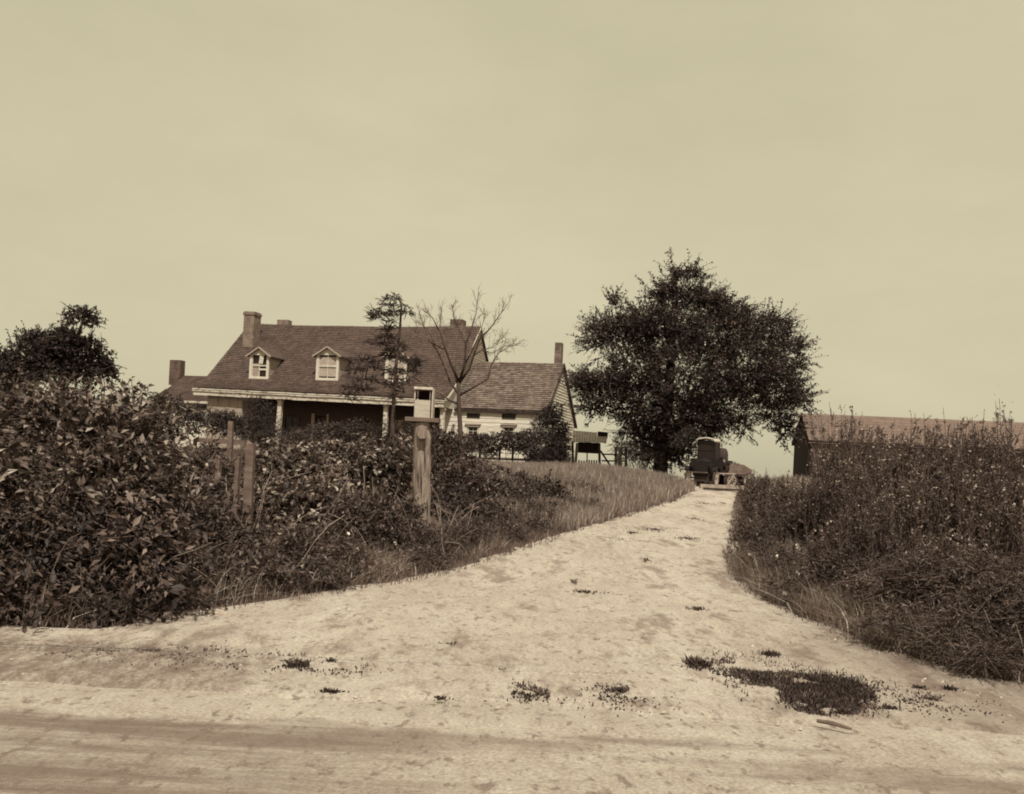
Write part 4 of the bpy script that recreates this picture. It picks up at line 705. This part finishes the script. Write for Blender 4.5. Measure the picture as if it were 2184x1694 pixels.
# big spreading tree
c3 = lambda x, y: (1200.7 + .3222 * x, 509.4 + .3222 * y)
bl = [(1120, 520, 130, 70, 43.6, 1.2), (1050, 470, 90, 50, 43.8, 1), (735, 240, 35, 50, 44, .8), (830, 250, 85, 45, 44, .8), (800, 400, 180, 70, 44, 1.3), (930, 400, 110, 50, 43.6, 1), (640, 350, 60, 40, 44, .8), (340, 430, 40, 50, 44, .6), (340, 600, 160, 85, 44, 1.5), (250, 660, 110, 70, 43.5, 1), (560, 560, 160, 90, 43, 2), (700, 640, 230, 140, 43.4, 2), (1000, 650, 220, 120, 43, 2), (1320, 610, 170, 95, 44, 1.6), (1410, 580, 80, 55, 43.5, .8), (1450, 780, 140, 120, 44, 1.8), (1200, 850, 250, 170, 42.6, 2), (850, 900, 300, 190, 42.4, 2.4), (480, 850, 170, 150, 43, 2), (230, 950, 150, 60, 43.4, 1.4), (300, 1040, 130, 100, 43.2, 1.4), (200, 1090, 90, 60, 43, 1), (520, 1100, 150, 150, 43, 1.8), (800, 1180, 230, 140, 42.8, 2), (1040, 1130, 170, 120, 43, 1.8), (1380, 990, 190, 120, 43.4, 1.8), (1550, 1060, 90, 50, 43.6, .9), (1420, 1160, 100, 70, 43.2, 1), (1480, 1270, 50, 50, 43.4, .7), (1190, 1220, 50, 70, 43, .8), (460, 1240, 90, 90, 43.4, 1.2), (600, 1330, 110, 110, 43.6, 1.3), (740, 1420, 110, 90, 44.4, 1.2), (780, 1330, 90, 100, 44.6, 1.2), (600, 1450, 90, 60, 44.6, 1), (150, 960, 90, 45, 43, 1), (900, 1270, 130, 60, 44.6, 1)]
bL = Ls(*[(*c3(x, y), rx * .3222, ry * .3222, d, dp_) for x, y, rx, ry, d, dp_ in bl])
sp = [(500, 260, 560, 320), (290, 340, 330, 450), (350, 360, 330, 470), (710, 70, 715, 200), (900, 145, 800, 230), (970, 245, 860, 330), (1080, 320, 940, 380), (80, 690, 220, 670), (40, 890, 160, 910), (1700, 830, 1560, 830), (1500, 520, 1400, 570), (1660, 1160, 1540, 1060), (1500, 1410, 1400, 1300), (580, 240, 650, 320), (630, 210, 680, 260), (160, 830, 250, 790), (920, 210, 800, 290), (500, 385, 600, 400), (1600, 640, 1480, 680), (1640, 940, 1540, 940), (1220, 480, 1240, 560), (1380, 490, 1330, 560), (1290, 1355, 1220, 1300), (150, 1240, 220, 1150), (1000, 780, 950, 800), (1420, 1350, 1470, 1280)]
ex = [[], [], []]
for x0, y0, x1, y1 in sp:
    a, b = at(*c3(x1, y1), 43.8), at(*c3(x0, y0), 43.8 + random.uniform(-.5, .5)); n = max(3, int(np.linalg.norm(b - a) / .22))
    for i in range(n): ex[0].append(a + (b - a) * i / n); ex[1].append(unit(b - a) + R.normal(0, .18, 3)); ex[2].append(.42)
tb_ = at(1410, 1010, 44); gb = float(gz(tb_[0], tb_[1]))
tree('shade_tree', (tb_[0], tb_[1], gb), [np.concatenate([l[:3], l[3:] * .88]) for l in bL], 5200, 11, .5, .16, .078, MT['tree'], 'big dark spreading tree standing behind the truck beside the driveway', 'tree', .34, .06, .35, .25, 5200, trunkpts=[(tb_[0], tb_[1], gb - .2), tuple(at(1410, 940, 44)), tuple(at(1425, 850, 44)), tuple(at(1432, 740, 44)), tuple(at(1440, 640, 44)), tuple(at(1435, 570, 44))], extra=(np.array(ex[0]), unit(np.array(ex[1])), np.array(ex[2])), jit=.3, spread=.7)
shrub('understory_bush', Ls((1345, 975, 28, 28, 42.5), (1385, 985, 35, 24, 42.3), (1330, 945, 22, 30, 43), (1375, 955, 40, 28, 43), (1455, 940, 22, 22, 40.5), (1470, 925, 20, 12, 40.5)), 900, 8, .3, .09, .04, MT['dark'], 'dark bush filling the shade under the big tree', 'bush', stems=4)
# dark tree at the far left, behind the thicket
c5 = lambda x, y: (94.6 + .438 * x, 640.4 + .438 * y)
ll_ = [(190, 80, 55, 30), (240, 95, 30, 22), (120, 90, 30, 25), (110, 210, 110, 70), (200, 230, 70, 50), (270, 280, 60, 50), (300, 350, 60, 40), (60, 320, 110, 90), (180, 340, 100, 70), (-80, 300, 130, 130), (-180, 380, 120, 130), (-40, 210, 90, 60)]
lL = Ls(*[(*c5(x, y), rx * .438, ry * .438, 22 + random.uniform(-.5, .5)) for x, y, rx, ry in ll_]); b_ = at(120, 980, 22)
tree('leafy_tree', (b_[0], 22., float(gz(b_[0], 22))), [np.concatenate([l[:3], l[3:] * .8]) for l in lL], 2300, 9, .22, .09, .05, MT['dark'], 'dark bushy tree rising behind the thicket at far left', 'tree', .12, .1, .3, .3, 90, jit=.5, trunkpts=[(b_[0], 22, float(gz(b_[0], 22)) - .1), tuple(at(120, 860, 22)), tuple(at(150, 760, 22)), tuple(at(175, 690, 22))])
# ------------------------------------------------------------ well house and yard fence
def c6(x, y): return (931.5 + .2066 * x, 800.5 + .2066 * y)
dw = 46.; wl = thing('well_house', (*at(1256, 1000, dw)[:2], float(gz(*at(1256, 1000, dw)[:2]))), 'small open plank-roofed well shelter right of the farmhouse', 'well shelter')
q = lambda x, y, d=dw: tuple(at(*c6(x, y), d))
mb = MB(); A, B, C, D = q(1405, 685, dw - .35), q(1752, 692, dw - .35), q(1768, 600, dw + .7), q(1410, 570, dw + .7)
n = 13; A, B, C, D = map(np.array, (A, B, C, D))
for i in range(n):
    t0, t1 = i / n, (i + .93) / n; j = random.uniform(-.03, .02)
    lo0, lo1, hi0, hi1 = A + (B - A) * t0, A + (B - A) * t1, D + (C - D) * t0, D + (C - D) * t1
    if i >= 9: hi0, hi1 = (lo0 + (hi0 - lo0) * .62, lo1 + (hi1 - lo1) * .6)
    off = np.array((0, 0, -.03)); vs = [lo0 + (0, 0, j), lo1 + (0, 0, j), hi1, hi0]; mb.add([tuple(v) for v in vs] + [tuple(v + off) for v in vs], [(0, 1, 2, 3), (7, 6, 5, 4), (0, 4, 5, 1), (1, 5, 6, 2), (3, 2, 6, 7), (0, 3, 7, 4)])
mb.build('roof', MT['pale'], wl); mb = MB(); mb.bar(q(1660, 612, dw + .72), q(1765, 622, dw + .72), .04, .3); mb.build('roof_patch', MT['darkw'], wl)
mb = MB(); a, b = q(1462, 798), q(1680, 700); mb.box(a[0], b[0], dw - .02, dw + .6, a[2], b[2]); mb.build('hood_box', MT['darkw'], wl)
for x0, y0, x1, y1, w, m in ((1450, 700, 1425, 1000, .12, 'pale'), (1402, 680, 1410, 1000, .10, 'darkw'), (1678, 700, 1682, 1010, .11, 'plank'), (1552, 800, 1552, 1000, .05, 'darkw')):
    mb = MB(); mb.bar(q(x1, y1), q(x0, y0), w, w, up=(0, 1, 0)); mb.build('post', MT[m], wl)
mb = MB(); mb.bar(q(1690, 780), q(1812, 965), .08, .08); mb.build('brace', MT['darkw'], wl)
for i in range(9):
    mb = MB(); x = 1455 + i * 26; a, b = q(x, 1010, dw - .2), q(x + 22, 878, dw - .2); mb.box(a[0], b[0], dw - .22, dw - .19, a[2], b[2] + random.uniform(-.02, .02)); mb.build('curb_board', MT['plank'], wl)
fn = thing('yard_fence', (*at(1310, 1000, 46.5)[:2], float(gz(*at(1310, 1000, 46.5)[:2]))), 'open yard fence of two posts and a rail between the well and the big tree', 'fence')
for px, y0 in ((1313.5, 953), (1335, 955)): mb = MB(); mb.bar(at(px, 1004, 46.5), at(px, y0, 46.5), .11, .11, up=(0, 1, 0)); mb.build('fence_post', MT['plank'], fn)
for y in (969, 983): mb = MB(); mb.bar(at(1283, y, 46.4), at(1338, y + 1, 46.4), .03, .07); mb.build('rail', MT['plank'], fn)
mb = MB(); mb.tube([at(1322, 1003, 45.8), at(1321, 975, 45.8), at(1324, 958, 45.8), at(1328, 953, 45.8)], [.11, .10, .09, .05], 9, rough=.1); tag(mb.build('whitewashed_stump', MT['white'], smooth=True, org=at(1322, 1003, 45.8)), 'pale whitewashed stump between the two yard fence posts', 'stump')
for px in (1412, 1408): pass
# ------------------------------------------------------------ top of the drive: beam, sawhorse frame, truck, wagon
mb = MB(); mb.bar(at(1493, 1037, 36), at(1586, 1041, 36), .22, .16); bm_ = mb.build('beam', MT['pale'], org=at(1540, 1040, 36)); tag(bm_, 'long squared timber laid across the top of the driveway', 'beam')
mb = MB(); mb.bar(at(1500, 1042, 35.8), at(1584, 1046, 35.8), .10, .07); tag(mb.build('timber_step', MT['darkw'], org=at(1540, 1045, 35.8)), 'darker low timber lying in front of the long beam', 'timber')
c4 = lambda x, y: (1419 + .1203 * x, 873 + .1203 * y); dq = 36.6; q4 = lambda x, y, d=dq: tuple(at(*c4(x, y), d))
fr = thing('gate_frame', (*q4(1060, 1370)[:2], float(zd(dq))), 'open slanted wooden gate frame standing on the beam', 'frame')
for nm, a, b in (('stile', (895, 1345), (945, 1140)), ('top_rail', (930, 1138), (1240, 1146)), ('brace', (1095, 1350), (1225, 1150)), ('bottom_rail', (890, 1350), (1200, 1362))):
    mb = MB(); mb.bar(q4(*a), q4(*b), .04, .04, up=(0, 1, 0)); mb.build(nm, MT['spoke'], fr)
# truck
dt = 38.6; tc_ = at(1494, 1031, dt); gT = float(zd(dt) + .0); AT = math.radians(-27); ca, sa = math.cos(AT), math.sin(AT)
def TF(x, y, z):
    y = y * .66; return (tc_[0] + x * ca - y * sa, tc_[1] + x * sa + y * ca, gT + z)    # x across, y to the rear
tk = thing('motor_truck', TF(0, 0, 0), 'old black open motor truck parked facing the road, loaded with dark sacks', 'truck')
def tb(name, boxes, m, par=None):
    mb = MB(TF)
    for b in boxes: mb.box(*b)
    return mb.build(name, MT[m], par or tk)
tb('chassis', [(-.36, .36, .1, 3.0, .42, .52)], 'black'); tb('underbody_shade_box', [(-.30, .30, .12, 2.9, .22, .419)], 'darkw')  # second box is added below the chassis to shut out light and darken it
mb = MB(TF)   # hood tapering to the radiator
for x, y, z in (): pass
mb.add([(-.27, .05, .5), (.27, .05, .5), (.25, .05, .98), (0, .05, 1.04), (-.25, .05, .98), (-.36, .85, .5), (.36, .85, .5), (.34, .85, 1.08), (0, .85, 1.16), (-.34, .85, 1.08)], [(0, 1, 2, 3, 4), (9, 8, 7, 6, 5), (0, 5, 6, 1), (1, 6, 7, 2), (2, 7, 8, 3), (3, 8, 9, 4), (4, 9, 5, 0)]); mb.build('hood', MT['black'], tk)
rd = tb('radiator', [(-.26, .26, -.01, .045, .48, 1.0)], 'black'); tb('grille', [(-.21, .21, -.02, -.012, .54, .94)], 'black', rd)
tb('cab', [(-.56, .56, .6, .75, .55, 1.12), (-.52, .52, .9, 1.0, .5, 1.12), (-.54, -.49, 1.0, 1.9, .5, 1.08), (.49, .54, 1.0, 1.9, .5, 1.08), (-.50, .50, 1.9, 1.96, .5, 1.22), (-.48, .48, 1.45, 1.85, .75, .95)], 'black')
ws = tb('windscreen', [(-.36, -.32, .9, .94, 1.12, 1.85), (.32, .36, .9, .94, 1.12, 1.85), (-.32, .32, .9, .94, 1.81, 1.85), (-.32, .32, .9, .94, 1.44, 1.47)], 'black'); tb('pane', [(-.32, .32, .925, .93, 1.13, 1.81)], 'glass', ws)
mb = MB(TF); P_ = [(-.40, 1.86), (-.32, 1.93), (0, 1.98), (.30, 1.93), (.36, 1.84)]; vs = [(x, y, z) for y in (.72, 2.05) for x, z in P_] + [(x, y, z - .05) for y in (.72, 2.05) for x, z in P_]
mb.add(vs, [(i, i + 1, i + 6, i + 5) for i in range(4)] + [(i + 10, i + 15, i + 16, i + 11) for i in range(4)] + [(i, i + 10, i + 11, i + 1) for i in range(4)] + [(i + 5, i + 6, i + 16, i + 15) for i in range(4)] + [(0, 5, 15, 10), (4, 14, 19, 9)]); mb.build('canopy_roof', MT['canvas'], tk)
for q_ in ((-.36, -.33, 1.1, 2.0, 1.1, 1.84), (.33, .36, 1.0, 2.0, 1.1, 1.84)): tb('canopy_side', [q_], 'darkw')
tb('seat_back', [(.05, .58, 1.97, 2.03, 1.02, 1.12)], 'pale'); tb('cargo_bed', [(-.62, .62, 2.0, 3.5, .62, .70), (-.64, -.60, 2.0, 3.5, .70, 1.10), (.60, .64, 2.0, 3.5, .70, 1.10), (-.60, .60, 3.46, 3.5, .70, 1.10), (.645, .67, 2.0, 3.5, .98, 1.04)], 'darkw')
def fender(sx, y0, y1, z):
    mb = MB(TF); n = 8; vs = []
    for i in range(n + 1):
        a = math.pi * i / n; y = (y0 + y1) / 2 - math.cos(a) * (y1 - y0) / 2; zz = z + math.sin(a) * .16
        for x in (sx - .1, sx + .1): vs += [(x, y, zz), (x, y, zz + .02)]
    mb.add(vs, [(4 * i, 4 * i + 4, 4 * i + 6, 4 * i + 2) for i in range(n)] + [(4 * i + 1, 4 * i + 3, 4 * i + 7, 4 * i + 5) for i in range(n)] + [(4 * i, 4 * i + 1, 4 * i + 5, 4 * i + 4) for i in range(n)] + [(4 * i + 2, 4 * i + 6, 4 * i + 7, 4 * i + 3) for i in range(n)]); mb.build('fender', MT['black'], tk)
def wheel(FR, x, y, r, par, spokes=10):
    cw = Vector(FR(x, y, r)); ax = (Vector(FR(x + 1, y, r)) - cw).normalized(); fw = ax.cross(Vector((0, 0, 1))).normalized(); up = Vector((0, 0, 1))
    m1_ = MB(); m1_.ring(cw, ax, r, .07, .055, 24); wh_ = m1_.build('wheel', MT['tyre'], par)
    m2_ = MB(); m2_.ring(cw, ax, r - .056, .05, .035, 24)
    for k in range(spokes):
        e = fw * math.cos(2 * math.pi * k / spokes) + up * math.sin(2 * math.pi * k / spokes); m2_.bar(cw + e * .04, cw + e * (r - .08), .028)
    m2_.build('spokes', MT['spoke'], wh_); m3 = MB(); m3.tube([cw - ax * .07, cw + ax * .09], [.05, .04], 10); m3.build('hub', MT['metal'], wh_)
for sx in (-.56, .56): wheel(TF, sx, .25, .35, tk); wheel(TF, sx, 2.75, .35, tk); fender(sx, -.15, .65, .62); fender(sx, 2.35, 3.15, .62)
mb = MB(TF); mb.tube([(-.56, .25, .35), (.56, .25, .35)], [.03, .03], 8); mb.build('axle', MT['black'], tk); mb = MB(TF); mb.tube([(-.56, 2.75, .35), (.56, 2.75, .35)], [.03, .03], 8); mb.build('axle', MT['black'], tk)
for sx in (-.38, .38):
    mb = MB(TF); mb.tube([(sx, .12, .86), (sx, .02, .86), (sx, -.06, .86)], [.05, .10, .11], 12); h_ = mb.build('headlight', MT['black'], tk); mb = MB(TF); mb.tube([(sx, -.061, .86), (sx, -.075, .86)], [.07, .05], 12); mb.build('lens', MT['glass'], h_)
tb('bumper_bar', [(-.45, .30, -.1, -.07, .55, .58)], 'metal')
def sack(cx_, cy_, cz_, a, b, c, label):
    mb = MB(TF); n, m = 10, 7; vs = []
    for j in range(m + 1):
        p = -math.pi / 2 + math.pi * j / m; rr = abs(math.cos(p)) ** .5; zz = math.copysign(abs(math.sin(p)) ** .7, p)
        vs += [(cx_ + a * rr * math.cos(2 * math.pi * i / n) * random.uniform(.93, 1.05), cy_ + b * rr * math.sin(2 * math.pi * i / n), cz_ + c * zz) for i in range(n)]
    mb.add(vs, [(j * n + i, j * n + (i + 1) % n, (j + 1) * n + (i + 1) % n, (j + 1) * n + i) for j in range(m) for i in range(n)]); o = mb.build('sack', MT['sack'], None, True, org=TF(cx_, cy_, cz_ - c)); tag(o, label, 'sack', 'sacks loaded on the truck')
sack(-.12, 2.75, 1.10, .28, .5, .40, 'stuffed dark sack standing on the truck bed behind the canopy'); sack(.32, 2.6, 1.16, .27, .45, .45, 'taller dark sack at the right-hand edge of the truck load'); sack(.30, 3.22, 1.05, .2, .26, .35, 'low dark sack at the tail of the truck bed')
# wagon
dg = 40.5; wc = at(1563, 1036, dg); gW = float(zd(dg)); AW = math.radians(18)
def GWF(x, y, z): return (wc[0] + x * math.cos(AW) - y * math.sin(AW), wc[1] + x * math.sin(AW) + y * math.cos(AW), gW + z)
wg = thing('farm_wagon', GWF(0, 0, 0), 'light wooden farm wagon with brush heaped on it, standing right of the truck', 'wagon')
mb = MB(GWF)
for y in (-.45, .42): mb.add([(-.55, y, .52), (.48, y, .45), (.62, y, .72), (.2, y, .92), (-.55, y, .98), (-.55, y + .03, .52), (.48, y + .03, .45), (.62, y + .03, .72), (.2, y + .03, .92), (-.55, y + .03, .98)], [(0, 1, 2, 3, 4), (9, 8, 7, 6, 5), (0, 5, 6, 1), (1, 6, 7, 2), (2, 7, 8, 3), (3, 8, 9, 4), (4, 9, 5, 0)])
mb.add([(-.55, -.42, .55), (.5, -.42, .5), (.5, .42, .5), (-.55, .42, .55)], [(0, 1, 2, 3)]); mb.build('body', MT['plank'], wg)
mb = MB(GWF); mb.box(-.6, .55, -.47, -.451, .46, .53); mb.box(-.6, .5, -.3, -.2, .36, .45); mb.box(-.7, .55, .1, .16, .06, .44); mb.build('undercarriage_and_shade_board', MT['darkw'], wg)  # last box is a dark board added to block light between the wheels
def GW2(x, y, z): return GWF(y, x, z)
for y in (-.52, .5): wheel(GW2, y, .42, .30, wg, 8); wheel(GW2, y, -.38, .26, wg, 8)
hp = Ls((1552, 992, 9, 6, dg, .35), (1566, 993, 10, 5, dg, .35), (1545, 996, 7, 6, dg, .3)); P, D = lobe_points(hp, 260, .3, 1, .4, .6); lf, tw = sprigs(P, D, R.uniform(.05, .12, len(P)), 6, .06, .025, .1); V, Fc = leafmesh(*lf); tag(mesh('brush_heap', V, Fc, MT['dark'], org=at(1557, 996, dg)), 'dark heap of cut brush piled on the wagon', 'brush heap')
# ------------------------------------------------------------ barn at right
db = 43.; AB = math.radians(-7); bo = at(1726, 1010, db)
def BFm(s, t, z): return (bo[0] + s * math.cos(AB) - t * math.sin(AB), bo[1] + s * math.sin(AB) + t * math.cos(AB), z)
gB = float(gz(bo[0], bo[1])) - .2; be = at(1727, 937, db)[2]; bt_ = 2.2; pk = BFm(0, bt_, 0); br = at(1713, 882, pk[1])[2]
bn = thing('barn', BFm(0, 0, gB), 'long low clapboard barn with an open dark gable end behind the right bank weeds', 'barn'); BL = 13
HFs = HF
def barnshingles():
    global HF
    HF = lambda s, t, z: BFm(s, t, z); o = shingles('roof', -.12, BL, lambda s: [(-.2, be - .05), (bt_, br)], MT['barnroof'], bn, exp=.3, wid=.5, thick=.006, wavy=.003, back=(bt_ * 2 + .2, be - .05)); mb = MB(HF); siding(mb, lambda z: 0, lambda z: BL, gB, be, 0, [], h=.19); mb.build('wall', MT['barn'], bn); HF = HFs
barnshingles()
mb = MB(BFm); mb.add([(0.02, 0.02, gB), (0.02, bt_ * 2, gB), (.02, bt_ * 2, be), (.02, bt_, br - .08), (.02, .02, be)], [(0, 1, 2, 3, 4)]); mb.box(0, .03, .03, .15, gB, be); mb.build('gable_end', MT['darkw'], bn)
mb = MB(BFm); mb.box(0, BL, bt_ * 2, bt_ * 2 + .05, gB, be); mb.build('rear_wall', MT['barn'], bn); mb = MB(BFm); mb.box(-.03, .12, -.05, -.022, gB, be - .04); mb.build('corner_board', MT['darkw'], bn)
# ------------------------------------------------------------ right bank weeds
def weedclump(x0, x1, ptop, pbot, d, n, label, m='weed', name='tall_weed_clump', group='tall weeds on the right bank', ls=(.05, .018), dd=.5, kk=34, side=0):
    a, b = at(x0, pbot, d), at(x1, pbot, d); x = R.uniform(a[0], b[0], n); y = d + R.uniform(-dd, dd, n); z = gz(x, y); htop = at((x0 + x1) / 2, ptop, d)[2]
    root = thing(name, ((a[0] + b[0]) / 2, d, float(gz((a[0] + b[0]) / 2, d))), label, 'weeds', group)
    u_ = (x - a[0]) / (b[0] - a[0]); H = (htop - z) * R.uniform(.66, 1.02, n) * (1 - .3 * np.abs(2 * u_ - 1) ** 2); B = np.stack([x, y, z], 1); D = unit(np.stack([R.normal(0, .15, n), R.normal(0, .1, n), np.ones(n)], 1))
    lf, tw = sprigs(B, D, H, kk, ls[0], ls[1], .04, 1.1, .6); V, Fc = leafmesh(*lf); mesh('foliage', V, Fc, MT[m], root)
    # side branchlets
    k2 = n * 9; i = R.integers(0, n, k2); t = R.uniform(.35, .95, k2); P = B[i] + D[i] * (H[i] * t)[:, None]; D2 = D[i] * .9 + R.normal(0, .5, (k2, 3)); lf2, tw2 = sprigs(P, D2, R.uniform(.12, .34, k2) * (1.3 - t), 7, ls[0] * .8, ls[1] * .9, .05, .9, .6)
    V, Fc = leafmesh(*lf2); mesh('side_leaves', V, Fc, MT[m], root)
    k3 = int(n * random.choice((.3, .8, 2.2))); i = R.integers(0, n, k3); P = B[i] + D[i] * (H[i] * R.uniform(.6, 1.0, k3))[:, None] + R.normal(0, .05, (k3, 3)); P5 = np.repeat(P, 3, 0); V, Fc = leafmesh(P5, R.normal(0, 1, P5.shape), R.normal(0, 1, P5.shape), R.uniform(.015, .035, len(P5)), R.uniform(.015, .03, len(P5))); mesh('flower_flecks', V, Fc, MT['fleck'], root)
    A_ = np.vstack([tw[0], tw2[0]]); B_ = np.vstack([tw[1], tw2[1]]); V, Fc = prisms(A_, B_, .006, .003); mesh('stems', V, Fc, MT['stem'], root)
    return root
WC = [(1770, 1900, 900, 1120, 17, 90, 'dense weed screen standing close before the barn wall', 'tallweed'), (1900, 2200, 885, 1120, 16, 150, 'dense weed screen at far right standing before the barn wall', 'tallweed'), (1985, 2075, 850, 1180, 12.5, 60, 'tall dark weed clump at the right, tallest of the bank', 'tallweed'), (2060, 2200, 840, 1200, 12.2, 85, 'tall weed clump at the far right edge of the view', 'tallweed'), (1890, 1990, 870, 1160, 13.3, 60, 'tall dark weed clump, second from the far right', 'tallweed'),
      (1810, 1900, 885, 1130, 14.5, 60, 'tall feathery weed clump left of the darkest weeds', 'weed'), (1745, 1820, 850, 1120, 16, 60, 'spiky weed clump rising in front of the barn corner', 'tallweed'), (1900, 2010, 930, 1210, 11.6, 50, 'leafy light-flecked weeds in front of the tall dark ones', 'rose'), (2000, 2200, 960, 1240, 10.8, 70, 'leafy weed clump low at the far right', 'weed'),
      (1800, 1900, 970, 1160, 13, 55, 'mid-height weeds at the middle of the right bank', 'weed'), (1700, 1800, 985, 1130, 15, 60, 'low weeds below the barn corner', 'weed'), (1640, 1720, 1000, 1110, 19, 60, 'low sunlit weeds left of the barn', 'rose'), (1585, 1650, 1000, 1090, 24, 70, 'low sunlit weeds beside the wagon', 'rose'),
      (1760, 1900, 1060, 1200, 11.6, 60, 'short weeds on the front of the right bank', 'weed'), (1900, 2120, 1120, 1270, 9.9, 70, 'short tangled weeds near the front of the right bank', 'weed')]
for w_ in WC: weedclump(*w_[:5], int(w_[5] * 1.7), w_[6], w_[7])
shrub('bank_bush', Ls((1610, 1110, 45, 50, 17.5), (1650, 1150, 60, 50, 15.5), (1600, 1160, 38, 40, 15), (1690, 1100, 50, 40, 17)), 1500, 8, .17, .06, .022, MT['weed'], 'leafy bush overhanging the right edge of the driveway', 'bush', base=at(1630, 1200, 15.5), stems=5, up=.4)
shrub('bank_bush', Ls((1640, 1210, 60, 40, 13), (1720, 1210, 70, 50, 12.2), (1800, 1230, 70, 50, 11.4), (1700, 1260, 60, 28, 11.4)), 1500, 8, .18, .06, .016, MT['weed'], 'low bush with pale flower heads at the bend of the driveway', 'bush', base=at(1710, 1270, 12), stems=5, flowers=14, up=.3)
shrub('bank_bush', Ls((1880, 1250, 80, 50, 10.2), (1980, 1250, 90, 60, 9.6), (2080, 1250, 90, 70, 9.2), (1940, 1320, 90, 35, 9.2), (2060, 1330, 90, 50, 8.7), (2160, 1300, 80, 80, 8.6), (2120, 1390, 70, 35, 8.2)), 2600, 8, .22, .07, .013, MT['weed'], 'mass of matted grassy weeds at bottom right', 'bush', base=at(2010, 1370, 9.2), stems=5, up=.2, droop=.5, flowers=5)
blades(42000, (3.0, 8), (7.4, 14), lambda x, y: (x > xR(y) + .1) & (x < xR(y) + 3) & (fbm(x * 1.2, y * 1.2) > -.2), lambda x, y: .50 + .35 * fbm(x * 1.1 + 4, y * 1.1), .010, MT['dry'], 'matted_hay_grass', 'long bent pale grass stems matted on the front of the right bank', 1.1, (-.3, -.2))
blades(26000, (-5, 1), (8.2, 15), lambda x, y: (x < xL(y) - .3) & (x > xL(y) - 1.8) & (fbm(x * 1.2 + 9, y * 1.2) > -.02), lambda x, y: .42 + .3 * fbm(x * 1.1 + 4, y * 1.1), .009, MT['dry'], 'matted_hay_grass', 'long bent grass stems below the left thickets', 1.1, (.2, -.2))
